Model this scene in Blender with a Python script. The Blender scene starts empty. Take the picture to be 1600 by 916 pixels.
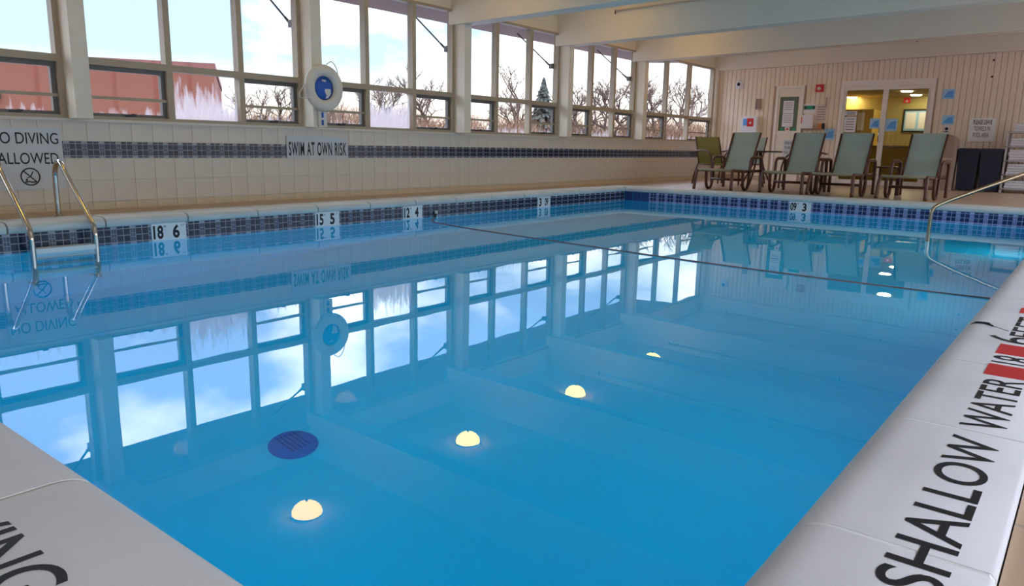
import bpy, math, random
from mathutils import Vector, Matrix
random.seed(7)
S = bpy.context.scene
C = S.collection
PI = math.pi

def lin(c):
    def f(v):
        v /= 255.0
        return v / 12.92 if v <= 0.04045 else ((v + 0.055) / 1.055) ** 2.4
    return (f(c[0]), f(c[1]), f(c[2]), 1.0)

# ------------------------------------------------------------------ camera
cam = bpy.data.cameras.new('camera')
cam.sensor_width = 36.0
cam.lens = 36.0 * 1155.09 / 1600.0
cam.clip_start = 0.05
cam.clip_end = 400
camo = bpy.data.objects.new('camera', cam)
C.objects.link(camo)
R_ = Vector((0.781854, 0.62315145, 0.01966182)); U_ = Vector((-0.13726276, 0.14128645, 0.98040659)); F_ = Vector((-0.60816384, 0.76923365, -0.19600086))
m = Matrix((R_, U_, -F_)).transposed().to_4x4()
m.translation = Vector((7.4027, 0.233, 0.6685))
camo.matrix_world = m
S.camera = camo

# ------------------------------------------------------------------ view and light
S.view_settings.view_transform = 'Standard'
S.view_settings.look = 'None'
S.view_settings.gamma = 1.0
S.view_settings.use_curve_mapping = False
S.view_settings.exposure = 1.1
S.cycles.max_bounces = 14
S.cycles.diffuse_bounces = 6
S.cycles.glossy_bounces = 6
S.cycles.transmission_bounces = 8
S.cycles.transparent_max_bounces = 16
S.cycles.sample_clamp_indirect = 12.0
S.cycles.use_denoising = True

SKY = 2.2
w = bpy.data.worlds.new('sky'); S.world = w; w.use_nodes = True
nt = w.node_tree; nt.nodes.clear()
def N(t, **k):
    n = nt.nodes.new(t)
    for a, b in k.items(): setattr(n, a, b)
    return n
def L(a, b): nt.links.new(a, b)
tc = N('ShaderNodeTexCoord')
sep = N('ShaderNodeSeparateXYZ'); L(tc.outputs['Generated'], sep.inputs[0])
mp = N('ShaderNodeMapping'); mp.inputs['Scale'].default_value = (1, 1, 2.2); mp.inputs['Location'].default_value = (1.35, 0.2, 0.1)
L(tc.outputs['Generated'], mp.inputs[0])
no = N('ShaderNodeTexNoise'); no.inputs['Scale'].default_value = 3.1; no.inputs['Detail'].default_value = 7; no.inputs['Roughness'].default_value = 0.52
L(mp.outputs[0], no.inputs['Vector'])
cr = N('ShaderNodeValToRGB'); cr.color_ramp.elements[0].position = 0.44; cr.color_ramp.elements[1].position = 0.62
L(no.outputs['Fac'], cr.inputs[0])
gr = N('ShaderNodeValToRGB')          # clear sky by elevation
e = gr.color_ramp.elements
e[0].position = 0.0; e[0].color = (0.42, 0.33, 0.26, 1)
e[1].position = 1.0; e[1].color = (0.60, 0.80, 1.35, 1)
for pos, col in ((0.05, (0.38, 0.36, 0.34, 1)), (0.10, (0.18, 0.25, 0.30, 1)), (0.20, (0.18, 0.26, 0.44, 1)), (0.40, (0.50, 0.68, 1.2, 1))):
    x = e.new(pos); x.color = col
L(sep.outputs['Z'], gr.inputs[0])
mx = N('ShaderNodeMixRGB'); L(cr.outputs[0], mx.inputs[0]); L(gr.outputs[0], mx.inputs[1])
cl = N('ShaderNodeValToRGB')          # overcast clouds, brighter towards the zenith
e = cl.color_ramp.elements
e[0].position = 0.0; e[0].color = (0.46, 0.37, 0.30, 1)
e[1].position = 1.0; e[1].color = (2.3, 2.3, 2.35, 1)
for pos, col in ((0.06, (0.44, 0.41, 0.40, 1)), (0.20, (0.9, 0.9, 0.92, 1)), (0.40, (2.1, 2.08, 2.1, 1))):
    x = e.new(pos); x.color = col
L(sep.outputs['Z'], cl.inputs[0]); L(cl.outputs[0], mx.inputs[2])
bg = N('ShaderNodeBackground'); bg.inputs['Strength'].default_value = SKY; L(mx.outputs[0], bg.inputs[0])
wo = N('ShaderNodeOutputWorld'); L(bg.outputs[0], wo.inputs[0])

# ------------------------------------------------------------------ materials
def mat(name, col, rough=0.6, metal=0.0, var=0.06, scale=6.0, bump=0.0, bscale=60.0, col2=None, emit=None, emis=0.0, spec=0.5):
    M = bpy.data.materials.new(name); M.use_nodes = True
    t = M.node_tree; b = t.nodes['Principled BSDF']
    b.inputs['Roughness'].default_value = rough; b.inputs['Metallic'].default_value = metal
    b.inputs['Specular IOR Level'].default_value = spec
    c = lin(col)
    tcn = t.nodes.new('ShaderNodeTexCoord')
    n = t.nodes.new('ShaderNodeTexNoise'); n.inputs['Scale'].default_value = scale; n.inputs['Detail'].default_value = 4
    t.links.new(tcn.outputs['Object'], n.inputs['Vector'])
    r = t.nodes.new('ShaderNodeValToRGB')
    r.color_ramp.elements[0].position = 0.3; r.color_ramp.elements[1].position = 0.7
    d = lin(col2) if col2 else tuple(v * (1 - 2 * var) for v in c[:3]) + (1,)
    r.color_ramp.elements[0].color = d; r.color_ramp.elements[1].color = c
    t.links.new(n.outputs['Fac'], r.inputs[0]); t.links.new(r.outputs[0], b.inputs['Base Color'])
    if bump:
        n2 = t.nodes.new('ShaderNodeTexNoise'); n2.inputs['Scale'].default_value = bscale; n2.inputs['Detail'].default_value = 3
        t.links.new(tcn.outputs['Object'], n2.inputs['Vector'])
        bm = t.nodes.new('ShaderNodeBump'); bm.inputs['Strength'].default_value = bump; bm.inputs['Distance'].default_value = 0.01
        t.links.new(n2.outputs['Fac'], bm.inputs['Height']); t.links.new(bm.outputs[0], b.inputs['Normal'])
    if emit:
        b.inputs['Emission Color'].default_value = lin(emit); b.inputs['Emission Strength'].default_value = emis
    return M

def tiled(name, col, grout, sx, sy, rough=0.5, mortar=0.012, var=0.12):
    M = bpy.data.materials.new(name); M.use_nodes = True
    t = M.node_tree; b = t.nodes['Principled BSDF']; b.inputs['Roughness'].default_value = rough
    tcn = t.nodes.new('ShaderNodeTexCoord')
    k = t.nodes.new('ShaderNodeTexBrick'); k.inputs['Scale'].default_value = 1.0
    k.inputs['Brick Width'].default_value = sx; k.inputs['Row Height'].default_value = sy
    k.inputs['Mortar Size'].default_value = mortar; k.inputs['Mortar Smooth'].default_value = 0.2
    c = lin(col); k.inputs['Color1'].default_value = c; k.inputs['Color2'].default_value = tuple(v * (1 - var) for v in c[:3]) + (1,)
    k.inputs['Mortar'].default_value = lin(grout)
    t.links.new(tcn.outputs['Object'], k.inputs['Vector']); t.links.new(k.outputs['Color'], b.inputs['Base Color'])
    bm = t.nodes.new('ShaderNodeBump'); bm.inputs['Strength'].default_value = 0.4; bm.inputs['Distance'].default_value = 0.004; bm.invert = True
    t.links.new(k.outputs['Fac'], bm.inputs['Height']); t.links.new(bm.outputs[0], b.inputs['Normal'])
    return M

def glass_pane(name, fog=0.0, seed=0.0, tint=(0.96, 0.98, 0.97)):
    """clear double pane: transparent with a Fresnel reflection; fog = share of condensation and frost"""
    M = bpy.data.materials.new(name); M.use_nodes = True
    t = M.node_tree; t.nodes.clear()
    o = t.nodes.new('ShaderNodeOutputMaterial')
    tr = t.nodes.new('ShaderNodeBsdfTransparent'); tr.inputs[0].default_value = tint + (1,)
    gl = t.nodes.new('ShaderNodeBsdfGlossy'); gl.inputs['Roughness'].default_value = 0.0
    fr = t.nodes.new('ShaderNodeFresnel'); fr.inputs[0].default_value = 1.45
    mxs = t.nodes.new('ShaderNodeMixShader')
    ge = t.nodes.new('ShaderNodeNewGeometry'); su = t.nodes.new('ShaderNodeMath'); su.operation = 'SUBTRACT'; su.inputs[0].default_value = 1.0
    mu = t.nodes.new('ShaderNodeMath'); mu.operation = 'MULTIPLY'       # one reflection per pane: only where light meets the glass from the air
    t.links.new(ge.outputs['Backfacing'], su.inputs[1]); t.links.new(fr.outputs[0], mu.inputs[0]); t.links.new(su.outputs[0], mu.inputs[1])
    t.links.new(mu.outputs[0], mxs.inputs[0]); t.links.new(tr.outputs[0], mxs.inputs[1]); t.links.new(gl.outputs[0], mxs.inputs[2])
    out = mxs
    if fog > 0:
        tl = t.nodes.new('ShaderNodeBsdfTranslucent'); tl.inputs[0].default_value = (0.62, 0.565, 0.55, 1)
        tcn = t.nodes.new('ShaderNodeTexCoord')
        mpn = t.nodes.new('ShaderNodeMapping'); mpn.inputs['Scale'].default_value = (1, 9, 1.6); mpn.inputs['Location'].default_value = (seed, seed * 2, seed)
        n = t.nodes.new('ShaderNodeTexNoise'); n.inputs['Scale'].default_value = 2.5; n.inputs['Detail'].default_value = 5
        t.links.new(tcn.outputs['Object'], mpn.inputs[0]); t.links.new(mpn.outputs[0], n.inputs['Vector'])
        sp = t.nodes.new('ShaderNodeSeparateXYZ'); t.links.new(tcn.outputs['Generated'], sp.inputs[0])
        # more frost towards the bottom edge of the pane
        a = t.nodes.new('ShaderNodeMath'); a.operation = 'MULTIPLY_ADD'; a.inputs[1].default_value = -0.75; a.inputs[2].default_value = fog
        t.links.new(sp.outputs['Z'], a.inputs[0])
        b = t.nodes.new('ShaderNodeMath'); b.operation = 'ADD'; t.links.new(a.outputs[0], b.inputs[0]); t.links.new(n.outputs['Fac'], b.inputs[1])
        r = t.nodes.new('ShaderNodeValToRGB'); r.color_ramp.elements[0].position = 0.55; r.color_ramp.elements[1].position = 1.0
        r.color_ramp.elements[1].color = (0.82, 0.82, 0.82, 1)
        t.links.new(b.outputs[0], r.inputs[0])
        m2 = t.nodes.new('ShaderNodeMixShader'); t.links.new(r.outputs[0], m2.inputs[0]); t.links.new(mxs.outputs[0], m2.inputs[1]); t.links.new(tl.outputs[0], m2.inputs[2])
        out = m2
    t.links.new(out.outputs[0], o.inputs['Surface'])
    return M

def water_mat():
    M = bpy.data.materials.new('pool_water'); M.use_nodes = True
    t = M.node_tree; t.nodes.clear()
    o = t.nodes.new('ShaderNodeOutputMaterial')
    g = t.nodes.new('ShaderNodeBsdfGlass'); g.inputs['IOR'].default_value = 1.333; g.inputs['Roughness'].default_value = 0.0
    g.inputs['Color'].default_value = (1, 1, 1, 1)
    n = t.nodes.new('ShaderNodeTexNoise'); n.inputs['Scale'].default_value = 2.0; n.inputs['Detail'].default_value = 2
    tcn = t.nodes.new('ShaderNodeTexCoord'); t.links.new(tcn.outputs['Object'], n.inputs['Vector'])
    b = t.nodes.new('ShaderNodeBump'); b.inputs['Strength'].default_value = 0.02; b.inputs['Distance'].default_value = 0.02
    t.links.new(n.outputs['Fac'], b.inputs['Height']); t.links.new(b.outputs[0], g.inputs['Normal'])
    v = t.nodes.new('ShaderNodeVolumeAbsorption'); v.inputs['Color'].default_value = WATER_COL; v.inputs['Density'].default_value = WATER_DENS
    t.links.new(g.outputs[0], o.inputs['Surface']); t.links.new(v.outputs[0], o.inputs['Volume'])
    return M
FILL_LIGHT = 21.0  # strength of the fill lights added under water
WATER_COL = (0.0, 0.93, 1.0, 1)
WATER_DENS = 0.5

M = {}
M['cream'] = mat('cream_paint', (233, 223, 205), 0.5, var=0.03, scale=1.5)
M['ceiling'] = mat('ceiling_paint', (233, 221, 200), 0.7, var=0.03, scale=1.0)
M['frame'] = mat('tan_window_frame', (176, 160, 138), 0.45, var=0.04)
M['dark_frame'] = mat('dark_sash', (104, 100, 96), 0.4, var=0.05)
M['latch'] = mat('latch_metal', (60, 58, 58), 0.4, 0.6)
M['walltile'] = mat('beige_glazed_tile', (216, 207, 195), 0.28, var=0.04, scale=2.2, spec=0.4)
M['grout'] = mat('wall_grout', (202, 190, 174), 0.9)
M['covetile'] = mat('cove_tile', (204, 186, 158), 0.35, var=0.07, scale=2.0)
M['band_base'] = mat('slate_blue_tile', (158, 160, 170), 0.3, var=0.06, scale=12)
M['band_sq'] = mat('navy_tile', (22, 31, 62), 0.22, var=0.15, scale=9)
M['band_small'] = mat('grey_blue_tile', (78, 86, 114), 0.25, var=0.12, scale=14)
M['plain_blue'] = mat('plain_blue_tile', (52, 74, 128), 0.25, var=0.08)
M['marker'] = mat('white_marker_tile', (232, 234, 234), 0.3, var=0.03)
M['sign_w'] = mat('bright_sign_board', (240, 238, 240), 0.5, var=0.02)
M['black'] = mat('black_print', (22, 22, 28), 0.6, var=0.1)
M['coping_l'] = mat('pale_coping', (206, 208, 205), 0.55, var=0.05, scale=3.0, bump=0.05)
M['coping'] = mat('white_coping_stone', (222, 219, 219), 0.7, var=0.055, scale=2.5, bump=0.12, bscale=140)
M['mortar'] = mat('white_mortar', (240, 238, 236), 0.8, var=0.03)
M['mortar_n'] = mat('grey_joint', (196, 186, 178), 0.8, var=0.1)
M['deck'] = tiled('brown_deck_tile', (196, 166, 138), (170, 150, 128), 0.30, 0.30, 0.35, 0.008)
M['basin'] = mat('pale_blue_plaster', (40, 224, 255), 0.8, var=0.01, scale=0.8)
M['drain'] = mat('drain_plastic', (58, 116, 200), 0.6)
M['drain_slot'] = mat('drain_slot_blue', (44, 92, 170), 0.7)
M['steel'] = mat('stainless_steel', (205, 200, 192), 0.16, 1.0, var=0.03)
M['rail_tan'] = mat('brushed_rail_steel', (182, 162, 132), 0.25, 1.0, var=0.05)
M['tread'] = mat('white_plastic', (228, 230, 228), 0.4, var=0.02)
M['sign'] = mat('white_sign_board', (204, 207, 212), 0.45, var=0.02)
M['red'] = mat('red_paint', (214, 36, 42), 0.55, var=0.06)
M['ringwhite'] = mat('white_ring_foam', (226, 218, 206), 0.45, var=0.04)
M['blue'] = mat('blue_nylon', (44, 96, 190), 0.6, var=0.12, scale=14)
M['rope_red'] = mat('rusty_lane_rope', (138, 98, 94), 0.8, var=0.2, scale=20)
M['rope_white'] = mat('white_rope', (225, 220, 212), 0.8)
M['board'] = mat('far_wall_board', (240, 221, 202), 0.55, var=0.05, scale=1.6)
M['wallcore'] = mat('wall_backing', (190, 168, 150), 0.8, var=0.03)
M['doorpaint'] = mat('door_paint', (236, 224, 208), 0.45, var=0.02)
M['doorframe'] = mat('door_frame_paint', (240, 230, 222), 0.45, var=0.02)
M['paper'] = mat('paper', (232, 228, 234), 0.8, var=0.02)
M['paper_pink'] = mat('pinkish_paper', (228, 204, 196), 0.8, var=0.06, scale=30)
M['ink'] = mat('grey_print', (128, 122, 134), 0.8)
M['green'] = mat('green_print', (44, 150, 118), 0.7)
M['lightblue'] = mat('light_blue_print', (166, 208, 246), 0.6, var=0.05, scale=8)
M['midblue'] = mat('mid_blue_print', (96, 166, 238), 0.6)
M['sling'] = mat('sage_sling_mesh', (160, 174, 164), 0.75, var=0.05, scale=5, bump=0.15, bscale=300)
M['sling_olive'] = mat('olive_sling_mesh', (146, 142, 82), 0.75, var=0.08, scale=5)
M['brown'] = mat('brown_metal_frame', (94, 56, 40), 0.35, 0.2, var=0.12)
M['tan_rail'] = mat('tan_seat_edge', (150, 140, 116), 0.6)
M['tabletop'] = mat('dark_table_top', (70, 62, 58), 0.3)
M['navy'] = mat('navy_plastic', (38, 40, 62), 0.45, var=0.08)
M['taupe'] = mat('taupe_vinyl', (160, 136, 120), 0.6, var=0.06, scale=4)
M['towel'] = mat('white_towel', (226, 222, 228), 0.95, var=0.05, scale=20, bump=0.3, bscale=200)
M['shelf'] = mat('white_shelf', (196, 188, 190), 0.5)
M['pipe'] = mat('painted_pipe', (196, 182, 162), 0.5)
M['bronze'] = mat('bronze_sprinkler', (92, 62, 46), 0.4, 0.5)
M['lampbowl'] = mat('amber_glass_bowl', (255, 214, 130), 0.25, var=0.02, emit=(255, 204, 78), emis=6.5)
M['finial'] = mat('dark_finial', (40, 32, 26), 0.4, 0.6)
M['mustard'] = mat('mustard_wall', (206, 170, 70), 0.6, var=0.04, scale=1.0)
M['olive'] = mat('olive_wall', (168, 152, 96), 0.6, var=0.04, scale=1.0)
M['lobbyceil'] = mat('lobby_ceiling', (180, 168, 130), 0.8)
M['lobbylamp'] = mat('lobby_lamp', (255, 246, 214), 0.4, emit=(255, 240, 200), emis=22.0)
M['brick'] = tiled('red_brick', (112, 42, 22), (104, 54, 38), 0.22, 0.075, 0.9, 0.010, 0.2)
M['parapet'] = mat('parapet_metal', (104, 48, 40), 0.6, var=0.1)
M['bark'] = mat('bare_bark', (92, 72, 62), 0.9, var=0.2)
M['brush'] = mat('dry_brush', (140, 104, 78), 0.9, var=0.3)
M['conifer'] = mat('dark_conifer', (66, 70, 64), 0.9, var=0.3, scale=3)
M['snow'] = mat('frosty_ground', (112, 106, 112), 0.9, var=0.1, scale=0.3)
M['soffit'] = mat('brown_soffit', (132, 104, 98), 0.6, var=0.06)
M['rod'] = mat('grey_tie_rod', (84, 82, 86), 0.4, 0.5)
M['glass'] = glass_pane('clear_pane')
M['fog'] = {i: glass_pane('frosted_pane_%d' % i, v, i * 3.7) for i, v in {1: 0.3, 2: 0.3, 3: 0.58, 4: 0.66, 5: 0.16, 6: 0.20, 7: 0.14}.items()}
M['fogl'] = [glass_pane('misted_pane_%d' % i, 0.10, i * 5.1 + 1) for i in range(3)]
M['doorglass'] = glass_pane('door_glass', tint=(0.90, 0.92, 0.86))
M['water'] = water_mat()

# ------------------------------------------------------------------ mesh helpers
class MB:
    def __init__(s): s.v = []; s.f = []; s.m = []; s.sm = []
    def add(s, vs, fs, mi=0, smooth=False):
        o = len(s.v); s.v += [tuple(x) for x in vs]
        s.f += [tuple(i + o for i in f) for f in fs]; s.m += [mi] * len(fs); s.sm += [smooth] * len(fs); return s
    def box(s, x0, x1, y0, y1, z0, z1, mi=0):
        return s.add([(x0,y0,z0),(x1,y0,z0),(x1,y1,z0),(x0,y1,z0),(x0,y0,z1),(x1,y0,z1),(x1,y1,z1),(x0,y1,z1)],
                     [(3,2,1,0),(4,5,6,7),(0,1,5,4),(1,2,6,5),(2,3,7,6),(3,0,4,7)], mi)
    def hexa(s, P, mi=0):
        return s.add(P, [(3,2,1,0),(4,5,6,7),(0,1,5,4),(1,2,6,5),(2,3,7,6),(3,0,4,7)], mi)
    def prism(s, poly, axis, a, b, mi=0, smooth=False):
        """polygon (list of 2D points) extruded along axis 0/1/2"""
        n = len(poly)
        def p(q, t):
            return (t, q[0], q[1]) if axis == 0 else ((q[0], t, q[1]) if axis == 1 else (q[0], q[1], t))
        vs = [p(q, a) for q in poly] + [p(q, b) for q in poly]
        fs = [(i, (i+1) % n, n + (i+1) % n, n + i) for i in range(n)]
        s.add(vs, fs, mi, smooth); o = len(s.v) - 2 * n
        s.f += [tuple(o + i for i in reversed(range(n))), tuple(o + n + i for i in range(n))]; s.m += [mi, mi]; s.sm += [False, False]
        return s
    def tube(s, pts, r, n=8, mi=0, closed=False, smooth=True):
        pts = [Vector(p) for p in pts]; k = len(pts); rs = r if isinstance(r, (list, tuple)) else [r] * k
        up = Vector((0, 0, 1)); vs = []; prev = None
        for i, p in enumerate(pts):
            if closed: t = pts[(i+1) % k] - pts[i-1]
            else: t = pts[min(i+1, k-1)] - pts[max(i-1, 0)]
            t.normalize()
            if prev is None:
                a = t.cross(up if abs(t.z) < 0.9 else Vector((1, 0, 0))).normalized()
            else:
                a = (prev - t * prev.dot(t)).normalized()
            prev = a; b = t.cross(a)
            for j in range(n):
                q = 2 * PI * j / n
                vs.append(p + (a * math.cos(q) + b * math.sin(q)) * rs[i])
        fs = []
        for i in range(k if closed else k - 1):
            for j in range(n):
                i2 = (i + 1) % k
                fs.append((i*n+j, i*n+(j+1)%n, i2*n+(j+1)%n, i2*n+j))
        s.add(vs, fs, mi, smooth)
        if not closed:
            o = len(s.v) - k * n
            s.f += [tuple(o + j for j in reversed(range(n))), tuple(o + (k-1)*n + j for j in range(n))]; s.m += [mi, mi]; s.sm += [False, False]
        return s
    def lathe(s, prof, c=(0, 0, 0), n=24, axis=2, mi=0, smooth=True):
        vs = []
        for r, h in prof:
            for j in range(n):
                q = 2 * PI * j / n; a, b = r * math.cos(q), r * math.sin(q)
                vs.append((c[0]+a, c[1]+b, c[2]+h) if axis == 2 else ((c[0]+h, c[1]+a, c[2]+b) if axis == 0 else (c[0]+a, c[1]+h, c[2]-b)))
        k = len(prof)
        fs = [(i*n+j, i*n+(j+1)%n, (i+1)*n+(j+1)%n, (i+1)*n+j) for i in range(k-1) for j in range(n)]
        return s.add(vs, fs, mi, smooth)
    def mesh(s, name, mats):
        me = bpy.data.meshes.new(name); me.from_pydata(s.v, [], s.f)
        for x in (mats if isinstance(mats, (list, tuple)) else [mats]): me.materials.append(x)
        me.polygons.foreach_set('material_index', s.m); me.polygons.foreach_set('use_smooth', s.sm); me.update()
        return me
    def build(s, name, mats, parent=None, loc=None, rz=0):
        return put(name, s.mesh(name, mats), parent, loc, rz)

def put(name, me, parent=None, loc=None, rz=0):
    o = bpy.data.objects.new(name, me); C.objects.link(o)
    if parent is not None: o.parent = parent
    if loc is not None: o.location = loc
    if rz: o.rotation_euler = (0, 0, rz)
    return o
def empty(name, loc=(0, 0, 0), rz=0):
    o = bpy.data.objects.new(name, None); o.empty_display_size = 0.1; C.objects.link(o); o.location = loc; o.rotation_euler = (0, 0, rz); return o
def tag(o, label, cat, group=None, kind=None):
    o['label'] = label; o['category'] = cat
    if group: o['group'] = group
    if kind: o['kind'] = kind
    return o
def copy_tree(o, parent=None):
    c = o.copy(); C.objects.link(c)
    if parent is not None: c.parent = parent
    for ch in list(o.children): copy_tree(ch, c)
    return c
def smooth_path(pts, n=6):
    P = [Vector(p) for p in pts]; out = []
    for i in range(len(P) - 1):
        a, b, c, d = P[max(i-1, 0)], P[i], P[i+1], P[min(i+2, len(P)-1)]
        for k in range(n):
            t = k / n
            out.append(0.5 * ((2*b) + (c-a)*t + (2*a-5*b+4*c-d)*t*t + (3*b-a-3*c+d)*t**3))
    out.append(P[-1]); return out

def text_mesh(txt, wid, hgt, bold=0.0, space=1.0):
    """flat lettering fitted to wid x hgt, lower-left corner at the origin, in the XY plane"""
    cu = bpy.data.curves.new('lettering', 'FONT'); cu.body = txt; cu.size = 1.0; cu.offset = bold; cu.space_character = space; cu.resolution_u = 6 if hgt > 0.09 else 3
    o = bpy.data.objects.new('lettering', cu); C.objects.link(o)
    dg = bpy.context.evaluated_depsgraph_get(); me = bpy.data.meshes.new_from_object(o.evaluated_get(dg))
    bpy.data.objects.remove(o); bpy.data.curves.remove(cu)
    xs = [v.co.x for v in me.vertices]; ys = [v.co.y for v in me.vertices]
    x0, x1, y0, y1 = min(xs), max(xs), min(ys), max(ys)
    for v in me.vertices: v.co = ((v.co.x-x0)/(x1-x0)*wid, (v.co.y-y0)/(y1-y0)*hgt, 0)
    me.name = 'lettering'; return me
def lettering(txt, wid, hgt, origin, right, up, material, parent=None, bold=0.0, name='lettering', space=1.0):
    me = text_mesh(txt, wid, hgt, bold, space)
    r = Vector(right).normalized(); u = Vector(up).normalized(); n = r.cross(u); o0 = Vector(origin)
    for v in me.vertices: v.co = o0 + r * v.co.x + u * v.co.y + n * 0.0008
    me.materials.clear(); me.materials.append(material)
    return put(name, me, parent)

# ------------------------------------------------------------------ dimensions (metres)
XL, XR, YN, YF = 1.159, 7.047, 0.780, 11.103     # pool edges
ZW = -0.189                                       # water level
ZC = 0.035                                        # coping top
YWALL = 17.118
XRIGHT, YNEAR = 10.4, -2.6
SLOPE = 0.018
COLS = [0.50, 3.09, 5.62, 8.19, 10.76, 13.34]
CW = 0.14
SILL, HEAD, MID = 0.83, 2.50, 1.35

# ------------------------------------------------------------------ pool
tub = MB()
xo0, xo1, yo0, yo1 = XL - 0.33, XR + 0.31, YN - 0.31, YF + 0.33
xi0, xi1, yi0, yi1 = XL - 0.006, XR + 0.006, YN - 0.006, YF + 0.006
rim = -0.046
def depth(y):
    t = min(1.0, max(0.0, (y - 2.7) / 6.4)); return -1.99 + 0.90 * t * t * (3 - 2 * t)
prof = [(yi0, -1.99)] + [(2.7 + 6.4 * i / 12, depth(2.7 + 6.4 * i / 12)) for i in range(13)] + [(yi1, -1.09)]
vs = [(xo0, yo0, rim), (xo1, yo0, rim), (xo1, yo1, rim), (xo0, yo1, rim),
      (xi0, yi0, rim), (xi1, yi0, rim), (xi1, yi1, rim), (xi0, yi1, rim)]
nl = len(prof)
vs += [(xi0, y, z) for y, z in prof] + [(xi1, y, z) for y, z in prof]
vs += [(xo0, yo0, -2.3), (xo1, yo0, -2.3), (xo1, yo1, -2.3), (xo0, yo1, -2.3)]
Li = list(range(8, 8 + nl)); Ri = list(range(8 + nl, 8 + 2 * nl)); B = list(range(8 + 2 * nl, 12 + 2 * nl))
fs = [(0, 1, 5, 4), (1, 2, 6, 5), (2, 3, 7, 6), (3, 0, 4, 7)]
fs += [tuple([4] + [7] + Li[::-1]), tuple([6] + [5] + Ri)]
fs += [(4, Li[0], Ri[0], 5), (6, Ri[-1], Li[-1], 7)]
fs += [(Li[i], Li[i+1], Ri[i+1], Ri[i]) for i in range(nl - 1)]
fs += [(0, B[0], B[1], 1), (1, B[1], B[2], 2), (2, B[2], B[3], 3), (3, B[3], B[0], 0), (B[3], B[2], B[1], B[0])]
tub.add(vs, fs)
pool = tub.build('pool_basin', M['basin'])
tag(pool, 'sunken rectangular pool basin with pale blue plaster under the blue water', 'pool', kind='structure')

wb = MB(); q = 0.004
wv = [(xi0-q, yi0-q, ZW), (xi1+q, yi0-q, ZW), (xi1+q, yi1+q, ZW), (xi0-q, yi1+q, ZW)]
wp = [(yi0-q, -1.995)] + [(y, z-0.005) for y, z in prof[1:-1]] + [(yi1+q, -1.095)]
wv += [(xi0-q, y, z) for y, z in wp] + [(xi1+q, y, z) for y, z in wp]
Lw = list(range(4, 4 + nl)); Rw = list(range(4 + nl, 4 + 2 * nl))
wf = [(0, 1, 2, 3), tuple([0, 3] + Lw[::-1]), tuple([2, 1] + Rw), (0, Lw[0], Rw[0], 1), (2, Rw[-1], Lw[-1], 3)]
wf += [(Lw[i], Rw[i], Rw[i+1], Lw[i+1]) for i in range(nl - 1)]
wb.add(wv, wf)
water = wb.build('pool_water', M['water'])
import bmesh
for ob in (pool, water):
    b_ = bmesh.new(); b_.from_mesh(ob.data); bmesh.ops.recalc_face_normals(b_, faces=b_.faces[:]); b_.to_mesh(ob.data); b_.free()
tag(water, 'still bright blue pool water mirroring the windows', 'water', kind='structure')

# main drain on the deep floor
d = MB(); d.lathe([(0.0, 0.03), (0.09, 0.03), (0.115, 0.018), (0.128, 0.0)], n=32)
dr = d.build('main_drain', M['drain'], loc=(4.245, 2.397, -1.988))
for k in range(5):
    g = MB(); g.box(-0.075 + 0.0, 0.075, -0.004, 0.004, 0.028, 0.034); g.build('drain_slot', M['drain_slot'], dr, (0, -0.05 + 0.025 * k, 0))
tag(dr, 'round dark blue drain cover on the floor of the deep end', 'drain')

# unseen fill lights added below the coping to brighten the water
M['lens'] = mat('pool_light_lens', (240, 246, 250), 0.3, emit=(236, 246, 255), emis=FILL_LIGHT)
for i, (x_, y_, rz) in enumerate(((2.6, YN, PI/2), (5.3, YN, PI/2), (XR, 3.4, PI), (XR, 6.2, PI), (XR, 9.0, PI))):
    o = empty('pool_light', (x_, y_, -.62), rz); tag(o, ['round underwater light in the near pool wall, left one', 'round underwater light in the near pool wall, right one', 'round underwater light in the right pool wall nearest the camera', 'round underwater light in the middle of the right pool wall', 'round underwater light in the right pool wall farthest from the camera'][i], 'light', 'underwater pool lights')
    k = MB(); k.lathe([(.16, -.01), (.16, .012), (.13, .02), (.13, .0)], n=28, axis=0); k.build('light_rim', M['steel'], o)
    k = MB(); k.lathe([(.13, .004), (.09, .016), (.0, .02)], n=28, axis=0); k.build('light_lens', M['lens'], o)

# patterned 6-inch waterline tile, facing +x, centred
def border_tile_mesh():
    t = MB(); h = 0.0755
    t.box(-0.012, -0.003, -h, h, -h, h, 0)
    def sq(y0, y1, z0, z1, mi):
        e = 0.0015
        t.add([(-0.003, y0, z0), (-0.003, y1, z0), (-0.003, y1, z1), (-0.003, y0, z1), (0, y0+e, z0+e), (0, y1-e, z0+e), (0, y1-e, z1-e), (0, y0+e, z1-e)],
              [(4,5,6,7),(0,1,5,4),(1,2,6,5),(2,3,7,6),(3,0,4,7)], mi)
    for a in (-0.0515, 0.003):
        for b in (-0.0515, 0.003):
            sq(a, a+0.0485, b, b+0.0485, 1)
    for s in (-1, 1):
        y0, y1 = (-0.0735, -0.0565) if s < 0 else (0.0565, 0.0735)
        sq(y0, y1, -0.052, -0.018, 2); sq(y0, y1, -0.013, 0.013, 2); sq(y0, y1, 0.018, 0.052, 2)
        z0, z1 = (-0.0735, -0.057) if s < 0 else (0.057, 0.0735)
        sq(-0.050, -0.004, z0, z1, 1 if s > 0 else 2); sq(0.004, 0.050, z0, z1, 1 if s > 0 else 2)
    return t
BT = border_tile_mesh().mesh('border_tile', [M['band_base'], M['band_sq'], M['band_small']])
M['band_base2'] = mat('periwinkle_tile_base', (178, 188, 222), 0.3, var=0.08, scale=12)
M['band_sq2'] = mat('deep_blue_tile', (34, 50, 104), 0.22, var=0.15, scale=9)
M['band_small2'] = mat('lilac_blue_tile', (128, 138, 190), 0.25, var=0.12, scale=14)
BT2 = border_tile_mesh().mesh('border_tile', [M['band_base2'], M['band_sq2'], M['band_small2']])
pl = MB(); pl.box(-0.012, 0, -0.072, 0.072, -0.0755, 0.0755)
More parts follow.
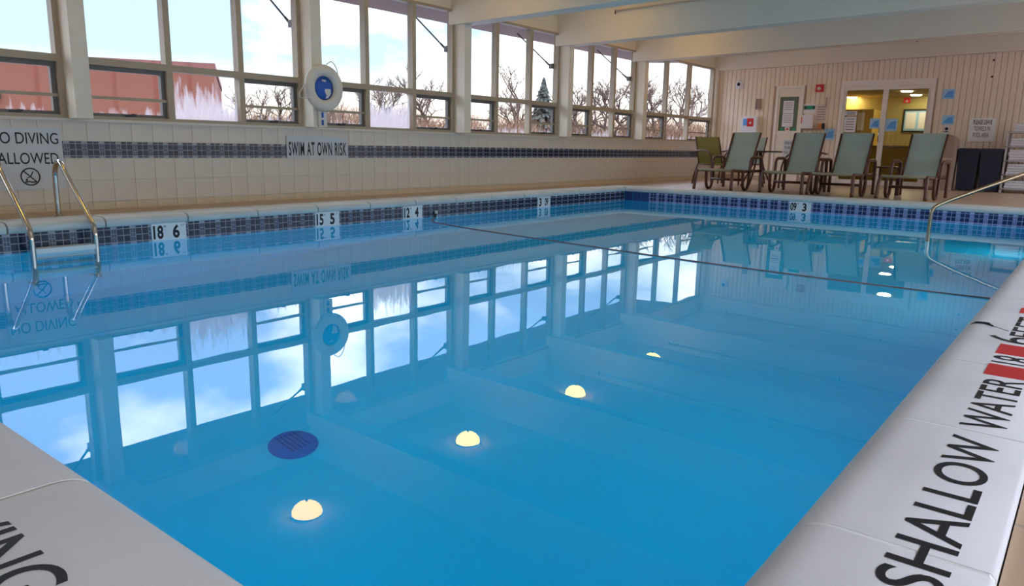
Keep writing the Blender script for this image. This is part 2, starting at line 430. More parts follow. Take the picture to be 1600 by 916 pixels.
PT = pl.mesh('border_tile', M['plain_blue'])
mk = MB(); mk.box(-0.012, 0.001, -0.0755, 0.0755, -0.0755, 0.0755)
MT = mk.mesh('depth_marker_tile', M['marker'])
ZT = -0.119
marks = {3.243: ('18', 'M'), 3.395: ('6', 'FT'), 4.98: ('15', 'M'), 5.13: ('5', 'FT'), 6.20: ('12', 'M'), 6.35: ('4', 'FT'), 8.69: ('3', 'FT'), 8.84: ('09', 'M')}
def mark(par, txt, small):
    w_ = 0.060 if len(txt) == 1 else 0.086
    lettering(txt, w_, 0.116, (0.0012, -0.062 if len(txt) == 2 else -0.045, -0.056), (0, 1, 0), (0, 0, 1), M['black'], par, 0.035)
    lettering(small, 0.018 if len(small) == 1 else 0.03, 0.018, (0.0012, 0.032, 0.04), (0, 1, 0), (0, 0, 1), M['ink'], par, 0.01)
def run(par, y0, y1, x, rot, sgn, mesh, marks, plain=0):
    n = int(round((y1 - y0) / 0.152)); p = (y1 - y0) / n
    used = set()
    slots = [y0 + (i + 0.5) * p for i in range(n)]
    for my in marks:
        j = min((k for k in range(n) if k not in used), key=lambda k: abs(slots[k] - my)); used.add(j)
        marks[my] = marks[my] + (j,)
    byj = {v[2]: v for v in marks.values()}
    for j, s in enumerate(slots):
        loc = (x, s, ZT) if rot == 'x' else (s, x, ZT)
        rz = 0 if (rot == 'x' and sgn > 0) else (PI if rot == 'x' else -PI / 2)
        if j in byj:
            o = put('depth_marker_tile', MT, par, loc, rz); mark(o, byj[j][0], byj[j][1])
        else:
            put('border_tile', PT if j < plain else mesh, par, loc, rz)
run(pool, YN, YF, XL, 'x', 1, BT, marks)
run(pool, XL, XR, YF, 'y', 1, BT2, {3.945: ('09', 'M'), 4.097: ('3', 'FT')}, plain=3)
run(pool, 4.5, YF, XR + 0.004, 'x', -1, BT2, {})

# coping: bullnosed stones; profile runs from the pool lip (0) outward
def cop_prof(wd):
    p = [(0.012, -0.045), (0.0, -0.032), (0.0, -0.004)]
    for k in range(1, 9):
        a = PI / 2 * k / 8
        p.append((0.075 * (1 - math.cos(a)), -0.004 + 0.039 * math.sin(a)))
    p.append((0.085, ZC)); p.append((0.12, ZC))
    p += [(wd - 0.008, ZC), (wd, ZC - 0.008), (wd, -0.045)]
    return p
def coping_mesh(name, wd, ln, m, side):
    c = MB(); pr = cop_prof(wd)
    n = len(pr)
    if side == 'right': P = [(d_, z) for d_, z in pr]; c.prism(P, 1, -ln/2, ln/2)
    if side == 'left': P = [(-d_, z) for d_, z in pr]; c.prism(P[::-1], 1, -ln/2, ln/2)
    if side == 'far': P = [(d_, z) for d_, z in pr]; c.prism(P[::-1], 0, -ln/2, ln/2)
    if side == 'near': P = [(-d_, z) for d_, z in pr]; c.prism(P, 0, -ln/2, ln/2)
    c.sm = [False] * len(c.sm)
    for i in range(n): c.sm[i] = True
    me = c.mesh(name, m)
    b_ = bmesh.new(); b_.from_mesh(me); bmesh.ops.recalc_face_normals(b_, faces=b_.faces[:])
    b_.to_mesh(me); b_.free()
    if hasattr(me, 'set_sharp_from_angle'): me.set_sharp_from_angle(angle=0.9)
    return me
cop = empty('pool_coping', (0, 0, 0)); tag(cop, 'pale bullnosed coping stones around the pool rim, painted with black warnings', 'coping', kind='structure')
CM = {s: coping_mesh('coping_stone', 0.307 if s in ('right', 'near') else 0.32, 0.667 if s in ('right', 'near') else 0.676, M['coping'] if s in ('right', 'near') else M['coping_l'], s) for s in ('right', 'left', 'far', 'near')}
y = 1.504 - 0.678 * 1.5
while y < YF - 0.2:
    put('coping_stone', CM['right'], cop, (XR, y, 0)); y += 0.678
x = 5.948 + 0.339 + 0.678
x = 5.948 - 0.339
while x > XL - 0.3: put('coping_stone', CM['near'], cop, (x, YN, 0)); x -= 0.678
put('coping_stone', CM['near'], cop, (5.948 + 0.339, YN, 0))
n = 15; p = (YF - YN) / n
for i in range(n):
    put('coping_stone', CM['left'], cop, (XL + 0.012, YN + (i + 0.5) * p, 0))
n = 9; p = (XR - XL) / n
for i in range(n):
    put('coping_stone', CM['far'], cop, (XL + (i + 0.5) * p, YF - 0.012, 0)).scale = (p / 0.678, 1, 1)
cb = MB()
for (a, b_, c_, d_) in ((XL - 0.32, XL + 0.012, YF - 0.012, YF + 0.32), (XR, XR + 0.307, YF - 0.012, YF + 0.32), (XL - 0.32, XL + 0.012, YN - 0.32, YN), (XR, XR + 0.307, YN - 0.32, YN)):
    k = MB(); k.box(a, b_, c_, d_, -0.045, ZC - 0.001); k.build('coping_stone', M['coping_l'], cop)
mpr = [(d_ + 0.0012, z - 0.0012) for d_, z in cop_prof(0.305)]
mb = MB(); mb.prism([(XR + d_, z) for d_, z in mpr], 1, YN, YF); mb.build('mortar_bed', M['mortar'], cop)
mb = MB(); mb.prism([(YN - d_, z) for d_, z in mpr], 0, xo0 + 0.005, XR); mb.build('mortar_bed', M['mortar_n'], cop)
# warnings painted on the coping
def cop_text(txt, y0, y1, x_top, x_bot, bold):
    return lettering(txt, y1 - y0, x_bot - x_top, (x_bot, y0, ZC), (0, 1, 0), (-1, 0, 0), M['black'], cop, bold, name='painted_lettering')
cop_text('SHALLOW', 1.372, 2.135, 7.206, 7.300, 0.008)
cop_text('WATER', 2.215, 2.715, 7.206, 7.300, 0.008)
def red_block(y0, y1):
    k = MB(); k.box(7.196, 7.318, y0, y1, ZC, ZC + 0.0015); k.build('red_block', M['red'], cop)
red_block(2.745, 2.885); cop_text('18', 2.915, 3.02, 7.196, 7.318, 0.008); red_block(3.045, 3.195)
cop_text('6', 3.235, 3.35, 7.15, 7.30, 0.0); cop_text('FEET', 3.36, 3.76, 7.206, 7.300, 0.008)
red_block(3.85, 3.98); cop_text('18', 4.03, 4.15, 7.196, 7.318, 0.004); red_block(4.2, 4.33)
lettering('NO DIVING', 0.735, 0.098, (5.57, 0.508, ZC), (1, 0, 0), (0, 1, 0), M['black'], cop, 0.008, name='painted_lettering')
st = MB(); st.tube(smooth_path([(XR + 0.004, 3.56, -0.0), (XR + 0.03, 3.535, 0.030), (XR + 0.075, 3.51, 0.038), (XR + 0.10, 3.475, 0.038), (XR + 0.15, 3.43, 0.037)]), [0.001]*3 + [0.002]*4 + [0.005]*4 + [0.006]*3 + [0.003]*4 + [0.001]*7, 6)
tag(st.build('strap', M['black']), 'short thin black strap lying across the white coping beyond the red painted blocks', 'strap')  # dark mark on the coping, drawn as a thin black tube

# ------------------------------------------------------------------ deck, ceiling, walls
fl = MB()
X0, X1, Y0, Y1 = -0.15, XRIGHT + 0.15, YNEAR - 0.15, YWALL + 9.0
for z in (0.0, -0.25):
    fl.v += [(X0, Y0, z), (X1, Y0, z), (X1, Y1, z), (X0, Y1, z), (xo0, yo0, z), (xo1, yo0, z), (xo1, yo1, z), (xo0, yo1, z)]
for a in range(4):
    b = (a + 1) % 4
    for fc in ((a, b, 4+b, 4+a), (8+b, 8+a, 12+a, 12+b), (a, 8+a, 8+b, b), (4+b, 12+b, 12+a, 4+a)):
        fl.f.append(fc); fl.m.append(0); fl.sm.append(False)
tag(fl.build('floor', M['deck']), 'brown tiled pool deck around the basin', 'floor', kind='structure')

ce = MB()
def zc(x, z): return z + SLOPE * x
ce.hexa([(-0.2, YNEAR, zc(-.2, 2.85)), (XRIGHT + .2, YNEAR, zc(XRIGHT + .2, 2.85)), (XRIGHT + .2, YWALL + .2, zc(XRIGHT + .2, 2.85)), (-0.2, YWALL + .2, zc(-.2, 2.85)),
         (-0.2, YNEAR, zc(-.2, 3.0)), (XRIGHT + .2, YNEAR, zc(XRIGHT + .2, 3.0)), (XRIGHT + .2, YWALL + .2, zc(XRIGHT + .2, 3.0)), (-0.2, YWALL + .2, zc(-.2, 3.0))])
tag(ce.build('ceiling', M['ceiling']), 'cream painted ceiling between the deep crossbeams', 'ceiling', kind='structure')

def beam(y0, y1, zb, label, nm='beam'):
    b = MB()
    x0, x1 = -0.06, XRIGHT
    b.hexa([(x0, y0, zc(x0, zb)), (x1, y0, zc(x1, zb)), (x1, y1, zc(x1, zb)), (x0, y1, zc(x0, zb)), (x0, y0, zc(x0, 2.86)), (x1, y0, zc(x1, 2.86)), (x1, y1, zc(x1, 2.86)), (x0, y1, zc(x0, 2.86))])
    o = b.build(nm, M['cream']); tag(o, label, 'beam', kind='structure'); return o
ords = ['behind the camera', 'nearest the no diving sign', 'above the life ring column', 'second in front of the end wall windows', 'third from the far wall', 'last before the far wall']
for i, yc in enumerate([-2.1] + COLS):
    beam(yc - 0.06, yc + 0.20, 2.295, 'deep cream ceiling beam spanning the pool hall, number %d counted from the far wall' % (7 - i))
eb = beam(YWALL - 0.10, YWALL + 0.10, 2.445, 'shallow cream beam along the top of the boarded far wall', 'trim_1')

# columns
for i, yc in enumerate([-2.1] + COLS):
    k = MB(); k.box(-0.10, 0.19, yc, yc + CW, SILL, 2.32)
    o = k.build('column', M['cream']); tag(o, 'cream column between the left wall windows, number %d counted from the far wall' % (7 - i), 'column', kind='structure')
k = MB(); k.box(-0.12, 0.06, YWALL - 0.14, YWALL + 0.02, 0.0, 2.5); tag(k.build('column', M['cream']), 'cream corner post where the windows meet the boarded far wall', 'column', kind='structure')

# left wall: core with glazed tiles
wl = empty('wall_left'); tag(wl, 'low wall of beige glazed tile with a blue border below the left windows', 'wall', kind='structure')
k = MB(); k.box(-0.16, -0.006, YNEAR - .1, YWALL + 0.1, -0.1, SILL - 0.025); k.build('wall_core', M['grout'], wl)
k = MB(); k.box(-0.16, 0.025, YNEAR - .1, YWALL + 0.05, SILL - 0.025, SILL); k.build('window_sill', M['walltile'], wl)
k = MB(); k.box(-0.14, -0.02, YNEAR - .1, YWALL + 0.1, HEAD, 2.9); k.build('lintel', M['ceiling'], wl)
def wall_tile_mesh(w_, h_, m, bottom_cove=False):
    t = MB(); e = 0.0022; g = 0.0009
    a, b = w_ / 2 - g, h_ / 2 - g
    t.add([(-0.008, -a, -b), (-0.008, a, -b), (-0.008, a, b), (-0.008, -a, b), (-0.002, -a, -b), (-0.002, a, -b), (-0.002, a, b), (-0.002, -a, b), (0, -a+e, -b+e), (0, a-e, -b+e), (0, a-e, b-e), (0, -a+e, b-e)],
          [(8,9,10,11),(4,5,9,8),(5,6,10,9),(6,7,11,10),(7,4,8,11),(0,1,5,4),(1,2,6,5),(2,3,7,6),(3,0,4,7)])
    return t.mesh('wall_tile', m)
TP = 0.203
WT = wall_tile_mesh(TP, 0.203, M['walltile'])
cv = MB(); cv.prism([(-0.008, 0.0), (0.028, 0.0), (0.012, 0.012), (0.004, 0.035), (0.0, 0.066), (-0.008, 0.066)], 1, -TP/2+0.0015, TP/2-0.0015)
CVT = cv.mesh('cove_tile', M['covetile'])
ty = 0.70
while ty < YWALL - 0.05:
    put('cove_tile', CVT, wl, (0, ty, 0))
    for zc_ in (0.171, 0.374, 0.729): 
        put('wall_tile', WT, wl, (0, ty, zc_)) 
    ty += TP
ty = 0.70
while ty < YWALL - 0.05:
    put('border_tile', BT, wl, (0.001, ty, 0.5515)); ty += 0.152
# behind the camera the same tiles run on: one plain course
k = MB(); k.box(-0.008, -0.001, YNEAR, 0.6, 0.0, SILL - 0.026); k.build('tile_course', M['walltile'], wl)

# left windows
def lower_sash(par, y0, y1, z0, z1, pane):
    s = MB(); f = 0.042; x0, x1 = -0.095, -0.045
    s.box(x0, x1, y0, y1, z0, z0+f*.7); s.box(x0, x1, y0, y1, z1-f, z1); s.box(x0, x1, y0, y0+f*.7, z0+f*.7, z1-f); s.box(x0, x1, y1-f, y1, z0+f*.7, z1-f)
    so = s.build('sash', M['dark_frame'], par)
    k = MB(); k.box(-0.074, -0.068, y0+.028, y1-.04, z0+.028, z1-.04); k.build('pane', pane, so)
    k = MB(); k.box(-0.05, -0.03, y0, y1, z0+(z1-z0)*.34, z0+(z1-z0)*.34+.028); k.build('crossbar', M['frame'], so)
    ym = (y0+y1)/2 + .03
    k = MB(); k.box(-0.045, -0.015, ym-.06, ym+.02, z0+.006, z0+.02); k.box(-0.03, -0.01, ym-.01, ym+.035, z0+.012, z0+.032); k.build('latch', M['latch'], so)
def window(i, ya, yb, mull, hop, fogs, label):
    wn = empty('window_%d' % i); tag(wn, label, 'window', kind='structure')
    mw = 0.062; x0, x1 = -0.10, 0.0
    def bar(nm, a, b, z0, z1, xx0=x0, xx1=x1):
        k = MB(); k.box(xx0, xx1, a, b, z0, z1); k.build(nm, M['frame'], wn)
    bar('jamb', ya, ya+.035, SILL, HEAD); bar('jamb', yb-.05, yb, SILL, HEAD)
    bar('sill_rail', ya+.035, yb-.05, SILL, SILL+.03, x0, .008); bar('head_rail', ya+.035, yb-.05, HEAD-.035, HEAD)
    ed = [ya+.035] + [v for c in mull for v in (c-mw/2, c+mw/2)] + [yb-.05]
    for c in mull: bar('mullion', c-mw/2, c+mw/2, SILL+.03, HEAD-.035)
    for j in range(3):
        a, b = ed[2*j], ed[2*j+1]
        bar('mid_rail', a, b, MID-.032, MID+.032)
        k = MB(); k.box(-0.066, -0.060, a, b, MID+.032, HEAD-.035); k.build('pane', M['fogl'][(i+j) % 3] if fogs[j] == 'u' else M['glass'], wn)
        if hop[j]: lower_sash(wn, a, b, SILL+.03, MID-.032, M['fogl'][(i + j) % 3])
        else:
            k = MB(); k.box(-0.066, -0.060, a, b, SILL+.03, MID-.032); k.build('pane', M['fog'][i], wn)
defs = [(-1.96, 0.50, (-1.15, -0.32)), (0.64, 3.09, (1.45, 2.28)), (3.23, 5.62, (4.06, 4.85)), (5.76, 8.19, (6.60, 7.41)), (8.33, 10.76, (9.14, 9.985)), (10.90, 13.34, (11.79, 12.57)), (13.48, YWALL - 0.14, (14.68, 15.75))]
wl_lab = ['tan framed window on the left wall beside the deck behind the camera', 'tan framed window above the no diving sign showing red brick', 'three light window whose middle lower pane is streaked with frost beside red brick',
          'three light window just beyond the life ring', 'three light window with a dark conifer outside', 'three light window with bare trees, second from the far wall', 'three light window at the far corner behind the olive chair']
for i, (a, b, mu) in enumerate(defs):
    window(i + 1, a, b, mu, (True, False, True), ('', '', 'u' if i == 6 else ''), wl_lab[i])

# right wall (out of the frame): windows inferred from the bright coping, made full height for more daylight; near wall plain
RS, RH = 0.12, 2.85
wr = empty('wall_right'); tag(wr, 'right hand wall of the pool hall with tall windows, out of the frame', 'wall', kind='structure')
k = MB(); k.box(XRIGHT, XRIGHT+.16, YNEAR - .1, YWALL + .1, -0.1, RS); k.build('wall_core', M['walltile'], wr)
k = MB(); k.box(XRIGHT, XRIGHT+.16, YNEAR - .1, YWALL + .1, RH, 3.1); k.build('lintel', M['ceiling'], wr)
for i, (a, b, mu) in enumerate(defs):
    for c in (b,) + tuple(mu):
        k = MB(); k.box(XRIGHT + .02, XRIGHT + .12, c, c + .07, RS, RH); k.build('mullion', M['frame'], wr)
    k = MB(); k.box(XRIGHT + .06, XRIGHT + .066, a, b, RS, RH); k.build('pane', M['glass'], wr)
k = MB(); k.box(-0.2, XRIGHT + .2, YNEAR - .2, YNEAR, -0.1, 3.1); tag(k.build('wall_near', M['cream']), 'plain cream wall behind the camera', 'wall', kind='structure')

# ------------------------------------------------------------------ far wall of vertical boards
wf_ = empty('wall_far'); tag(wf_, 'far wall of narrow vertical pinkish beige boards', 'wall', kind='structure')
D1 = (1.42, 2.02, 2.065); D2 = (2.775, 4.53, 2.125)
YB = YWALL + 0.02
for a, b, z0 in ((-0.15, D2[0], 0.0), (D2[1], XRIGHT + .2, 0.0), (D2[0], D2[1], D2[2])):
    k = MB(); k.box(a, b, YB, YB + .12, z0 - (0.05 if z0 == 0 else 0), 2.95); k.build('wall_core', M['wallcore'], wf_)
BP = 0.1
def board(w_, z0, z1):
    t = MB(); e = 0.012
    t.prism([(-w_/2, 0.02), (-w_/2, e), (-w_/2 + e, 0), (w_/2 - e, 0), (w_/2, e), (w_/2, 0.02)], 2, z0, z1); return t
cache = {}
bx = 0.06 + BP / 2
while bx < XRIGHT:
    z0 = 0.0
    if D1[0] - .04 < bx < D1[1] + .04: z0 = D1[2]
    if D2[0] - .04 < bx < D2[1] + .04: z0 = D2[2]
    key = (z0, round(bx / 1.0))
    if key not in cache: cache[key] = board(BP - 0.004, z0, zc(bx, 2.45)).mesh('board', M['board'])
    put('board', cache[key], wf_, (bx, YWALL, 0)); bx += BP
k = MB(); k.box(0.06, D1[0], YWALL - .012, YWALL + .001, 0, .10); k.build('baseboard', M['wallcore'], wf_)
k = MB(); k.box(D1[1], D2[0], YWALL - .012, YWALL + .001, 0, .10); k.build('baseboard', M['wallcore'], wf_)
k = MB(); k.box(D2[1], XRIGHT, YWALL - .012, YWALL + .001, 0, .10); k.build('baseboard', M['wallcore'], wf_)

YS = YWALL - 0.001
# door_1: single leaf with a narrow vision panel
d1 = empty('door_1', (1.72, YWALL, 0)); tag(d1, 'cream single door with a narrow glazed panel on the far wall', 'door', kind='structure')
k = MB(); k.box(-.30, -.245, -.03, .02, 0, 2.065); k.box(.245, .30, -.03, .02, 0, 2.065); k.box(-.245, .245, -.03, .02, 2.01, 2.065); k.build('door_frame', M['doorframe'], d1)
k = MB(); k.box(-.243, .243, -.012, .02, .01, 1.10); k.box(-.243, .243, -.012, .02, 1.83, 2.008); k.box(-.243, -.205, -.012, .02, 1.10, 1.83); k.box(.20, .243, -.012, .02, 1.10, 1.83); k.build('door_leaf', M['doorpaint'], d1)
k = MB(); k.box(-.205, .20, .005, .012, 1.10, 1.83); k.build('pane', mat('dark_door_glass', (92, 104, 78), 0.1, var=0.2, scale=3), d1)
for a, b, z0, z1, mm in ((-.13, .10, 1.475, 1.745, 'paper'), (-.13, .105, 1.19, 1.465, 'paper')):
    k = MB(); k.box(a, b, .001, .0048, z0, z1); po = k.build('notice_paper', M[mm], d1)
    for r_ in range(4):
        k = MB(); k.box(a+.03, b-.03, -.0002, .001, z1-.05-.045*r_, z1-.038-.045*r_); k.build('print_line', M['ink'], po)
k = MB(); k.box(-.05, .05, .0, .0048, 1.10, 1.185); po = k.build('notice_paper', M['paper'], d1); k = MB(); k.box(-.025, .025, -.001, 0, 1.12, 1.16); k.build('red_mark', M['red'], po)
for a in (-.16, .11):
    k = MB(); k.box(a, a+.07, .0, .0048, 1.105, 1.16); k.build('green_sticker', M['green'], d1)
k = MB(); k.box(-.05, .21, -.015, -.012, .54, .90); so = k.build('door_sign', M['sign'], d1)
for i, tx in enumerate(('PLEASE LEAVE', 'TOWELS IN', 'POOL AREA')):
    lettering(tx, .20, .06, (-.02, -.0152, .81 - .105*i), (1, 0, 0), (0, 0, 1), M['black'], so, 0.01)
k = MB(); k.tube([(.215, -.012, 1.0), (.215, -.05, 1.0), (.15, -.055, 1.0)], .01, 8); k.build('door_handle', M['steel'], d1)

# door_2: double glazed sliding door
d2 = empty('door_2', (0, YWALL, 0)); tag(d2, 'double glass door in a pale frame looking into the yellow lobby', 'door', kind='structure')
k = MB(); k.box(2.775, 2.84, -.035, .10, 0, 2.125); k.box(4.465, 4.53, -.035, .10, 0, 2.125); k.box(2.84, 4.465, -.035, .10, 2.0, 2.125); k.box(2.84, 4.465, -.02, .10, 0, .02); k.build('door_frame', M['doorframe'], d2)
for a, b in ((2.84, 3.645), (3.645, 4.465)):
    k = MB(); k.box(a, a+.05, .0, .05, .02, 2.0); k.box(b-.05, b, .0, .05, .02, 2.0); k.box(a+.05, b-.05, .0, .05, 1.93, 2.0); k.box(a+.05, b-.05, .0, .05, .02, .10)
    lf = k.build('door_leaf', M['doorframe'], d2)
    k = MB(); k.box(a+.05, b-.05, .022, .028, .10, 1.93); k.build('pane', M['doorglass'], lf)
k = MB(); k.tube([(3.60, .0, .9), (3.60, -.04, .9), (3.60, -.04, 1.15), (3.60, .0, 1.15)], .012, 8); k.build('door_handle', M['steel'], d2)
k = MB(); k.box(3.48, 3.585, -.02, -.001, 1.0, 1.12); 
def sheet(name, x0, x1, z0, z1, m, label, cat, y=YS, t=.004, par=None, lines=0, inner=None, group=None):
    k = MB(); k.box(x0, x1, y - t, y, z0, z1); o = k.build(name, m, par)
    if par is None: tag(o, label, cat, group)
    for i in range(lines):
        k = MB(); zz = z1 - (z1-z0) * (i + 1) / (lines + 1); k.box(x0 + (x1-x0)*.15, x1 - (x1-x0)*.15, y-t-.001, y-t, zz-.008, zz+.008); k.build('print_line', M['ink'], o)
    if inner:
        k = MB(); a = (x1-x0); c = (z1-z0); k.add([(x0+.12*a, y-t-.001, z0+.2*c), (x1-.12*a, y-t-.001, z0+.15*c), (x1-.12*a, y-t-.001, z1-.2*c), (x0+.45*a, y-t-.001, z1-.25*c), (x0+.3*a, y-t-.001, z0+.5*c)], [(0, 1, 2, 3, 4)]); k.build('print_patch', inner, o)
    return o
yg = YWALL + .0215
sheet('notice_paper', 2.895, 3.13, 1.08, 1.40, M['paper'], 'large white notice stuck low on the left glass door leaf', 'notice', yg, lines=5)
sheet('notice_paper', 2.895, 3.13, 1.42, 1.51, M['paper'], 'short white strip notice above a larger one on the left glass door leaf', 'notice', yg, lines=2)
sheet('blue_sticker', 3.40, 3.59, 1.155, 1.36, M['lightblue'], 'light blue square sticker on the left glass door leaf', 'sticker', yg, inner=M['midblue'])
sheet('blue_sticker', 3.70, 3.92, 1.105, 1.35, M['lightblue'], 'light blue square sticker on the right glass door leaf', 'sticker', yg, inner=M['midblue'])
sheet('blue_poster', 4.667, 4.876, 1.713, 1.911, M['lightblue'], 'upper light blue poster right of the glass double door', 'poster', inner=M['midblue'])
sheet('blue_poster', 4.715, 4.923, 1.229, 1.413, M['lightblue'], 'lower light blue poster right of the glass double door', 'poster', inner=M['midblue'])
sheet('blue_poster', 2.522, 2.729, 0.912, 1.152, M['lightblue'], 'light blue poster left of the glass double door', 'poster', inner=M['midblue'])
o = sheet('small_sign', 4.76, 4.865, 1.071, 1.217, M['paper'], 'small white sign with a black symbol below the lower blue poster', 'sign'); k = MB(); k.lathe([(0, 0), (.032, 0), (.032, -.002)], (4.812, YS-.005, 1.15), 16, 1); k.build('symbol', M['black'], o); k = MB(); k.box(4.78, 4.845, YS-.006, YS-.004, 1.085, 1.105); k.build('symbol', M['black'], o)
o = sheet('towel_sign', 5.19, 5.62, 0.915, 1.352, M['sign_w'], 'white sign asking to leave towels in the pool area above the navy bins', 'sign', t=.008)
for i, (tx, a, b) in enumerate((('PLEASE LEAVE', 5.25, 5.56), ('TOWELS IN', 5.27, 5.54), ('POOL AREA', 5.27, 5.53))):
    lettering(tx, b - a, .085, (a, YS - .0085, 1.235 - .12*i), (1, 0, 0), (0, 0, 1), M['ink'] if i else M['black'], o, 0.015)
# first aid box, notices and devices
o = MB().box(.70, 1.08, YS-.13, YS, 1.05, 1.42).build('first_aid_cabinet', M['doorframe']); tag(o, 'white wall cabinet with a red label left of the single door', 'cabinet')
k = MB(); k.box(.71, 1.07, YS-.14, YS-.13, 1.06, 1.41); dd = k.build('cabinet_door', M['paper'], o)
k = MB(); k.box(.76, .85, YS-.143, YS-.14, 1.21, 1.36); k.build('blue_label', M['midblue'], dd); k = MB(); k.box(.85, 1.0, YS-.143, YS-.14, 1.19, 1.37); k.build('red_label', M['red'], dd); k = MB(); k.lathe([(0, 0), (.025, 0), (.025, .002)], (.93, YS-.146, 1.27), 12, 1); k.build('white_emblem', M['paper'], dd)
k = MB(); k.lathe([(0, -.06), (.05, -.06), (.085, -.035), (.10, 0)], (.553, YS, 2.13), 24, 1); o = k.build('wall_camera', M['paper']); tag(o, 'small round white security camera high on the left of the far wall', 'camera'); k = MB(); k.lathe([(0, -.075), (.035, -.07), (.04, -.058)], (.553, YS, 2.13), 16, 1); k.build('lens', M['black'], o)
o = MB().box(.99, 1.09, YS-.04, YS, 1.57, 1.80).build('wall_panel_box', M['taupe']); tag(o, 'narrow taupe control box above the first aid cabinet', 'box'); k = MB(); k.box(.985, 1.0, YS-.045, YS-.04, 1.57, 1.8); k.build('box_edge', M['ink'], o)
o = MB().box(2.262, 2.418, YS-.05, YS, 1.915, 2.07).build('fire_alarm', M['red']); tag(o, 'red square fire alarm strobe between the two doors', 'alarm'); k = MB(); k.lathe([(0, -.03), (.03, -.022), (.042, 0)], (2.33, YS-.05, 1.985), 16, 1); k.build('strobe_lens', M['paper_pink'], o)
o = MB().box(2.47, 2.57, YS-.03, YS, 1.80, 1.90).build('junction_box', M['board']); tag(o, 'small beige junction box with a conduit running down below the fire alarm', 'box'); k = MB(); k.tube([(2.50, YS-.015, 1.80), (2.50, YS-.015, 1.60)], .008, 6); k.build('conduit', M['taupe'], o)
o = sheet('green_notice', 2.03, 2.285, 1.465, 1.67, M['paper'], 'white notice with a green band right of the single door', 'notice', lines=1)
k = MB(); k.box(2.04, 2.275, YS-.0055, YS-.004, 1.555, 1.635); k.build('green_band', M['green'], o); 
for a in (2.05, 2.225):
    k = MB(); k.box(a, a+.045, YS-.0065, YS-.0055, 1.565, 1.625); k.build('dark_mark', M['conifer'], o)
o = MB().box(2.03, 2.28, YS-.09, YS, 1.155, 1.44).build('phone_box', M['doorframe']); tag(o, 'white emergency phone box with a red strip below the green notice', 'box'); k = MB(); k.box(2.032, 2.05, YS-.093, YS-.09, 1.26, 1.40); k.build('red_strip', M['red'], o); k = MB(); k.box(2.07, 2.26, YS-.096, YS-.09, 1.17, 1.43); k.build('box_door', M['paper'], o)
sheet('pink_notice', 2.295, 2.53, 1.29, 1.66, M['paper_pink'], 'pale pink printed notice right of the green banded one', 'notice', lines=6)
o = MB().box(2.05, 2.51, YS-.10, YS, 1.12, 1.145).build('wall_shelf', M['taupe']); tag(o, 'narrow brown wall shelf below the phone box', 'shelf')
o = MB().box(2.385, 2.47, YS-.08, YS-.01, 1.146, 1.25).build('orange_box', mat('orange_card', (190, 120, 60), .7)); tag(o, 'small orange box standing on the narrow wall shelf', 'box')
o = MB().box(2.475, 2.515, YS-.09, YS-.01, 1.146, 1.26).build('black_box', M['black']); tag(o, 'small upright black box beside the orange box on the wall shelf', 'box')
for i, (a, b) in enumerate(((5.44, 2.41), (5.448, 2.11))):
    k = MB(); k.lathe([(0, -.02), (.014, -.018), (.02, 0)], (a, YS, b), 12, 1); tag(k.build('wall_hook', M['bronze']), 'small dark hook, %s of two high on the boarded wall above the towel sign' % ('upper', 'lower')[i], 'hook')
o = MB().box(.385, .50, YS-.03, YS, .60, .74).build('wall_outlet', M['paper']); tag(o, 'white outlet low on the far wall left of the first aid cabinet', 'outlet'); k = MB(); k.box(.42, .465, YS-.04, YS-.03, .64, .70); k.build('socket', M['black'], o)

# ------------------------------------------------------------------ lobby behind the glass door
lb = empty('wall_lobby'); tag(lb, 'yellow lobby walls seen through the glass double door', 'wall', kind='structure')
YL = 25.0
k = MB(); k.box(0.8, 7.0, YL, YL+.1, 0, 2.6); k.build('back_wall', M['olive'], lb)
k = MB(); k.box(0.7, 0.8, YB+.12, YL+.1, 0, 2.6); k.build('side_wall', M['mustard'], lb)
k = MB(); k.box(7.0, 7.1, YB+.12, YL+.1, 0, 2.6); k.build('side_wall', M['mustard'], lb)
k = MB(); k.box(0.7, 7.1, YB+.12, YL+.1, 2.3, 2.4); k.build('lobby_ceiling', M['lobbyceil'], lb)
k = MB(); k.box(0.81, 1.85, 24.0, 24.99, 0, 1.9); k.build('mustard_partition', M['mustard'], lb)
k = MB(); k.box(2.5, 4.4, 18.5, 18.62, 0, .78); o = k.build('lobby_counter', M['mustard']); tag(o, 'low mustard lobby counter behind the glass door', 'counter')
k = MB(); k.box(2.46, 4.44, 18.46, 18.66, .78, .82); k.build('counter_top', M['olive'], o)
for i, (a, b) in enumerate(((2.89, 22.82), (2.83, 24.35), (1.0, 24.8), (3.35, 24.7), (3.6, 19.4))):  # last lamp is added out of sight to brighten the counter
    k = MB(); k.lathe([(0, -.02), (.12, -.02), (.15, 0)], (a, b, 2.299), 20); k.f.append(tuple(range(20))); k.m.append(0); k.sm.append(False)
    o = k.build('lobby_lamp', M['lobbylamp']); tag(o, ['round lit ceiling lamp in the lobby just behind the right door leaf', 'round lit lobby ceiling lamp, second deep behind the right door leaf', 'round lit lobby ceiling lamp seen through the left door leaf', 'round lit lobby ceiling lamp deepest by the right edge', 'round lit lobby ceiling lamp above the mustard counter'][i], 'lamp', 'lobby ceiling lamps')
o = MB().box(2.40, 2.58, YL-.05, YL, 2.12, 2.27).build('lobby_alarm', M['red']); tag(o, 'small red alarm on the lobby back wall above the framed board', 'alarm'); k = MB(); k.lathe([(0, -.02), (.03, 0)], (2.49, YL-.05, 2.17), 12, 1); k.build('strobe_lens', M['paper'], o)
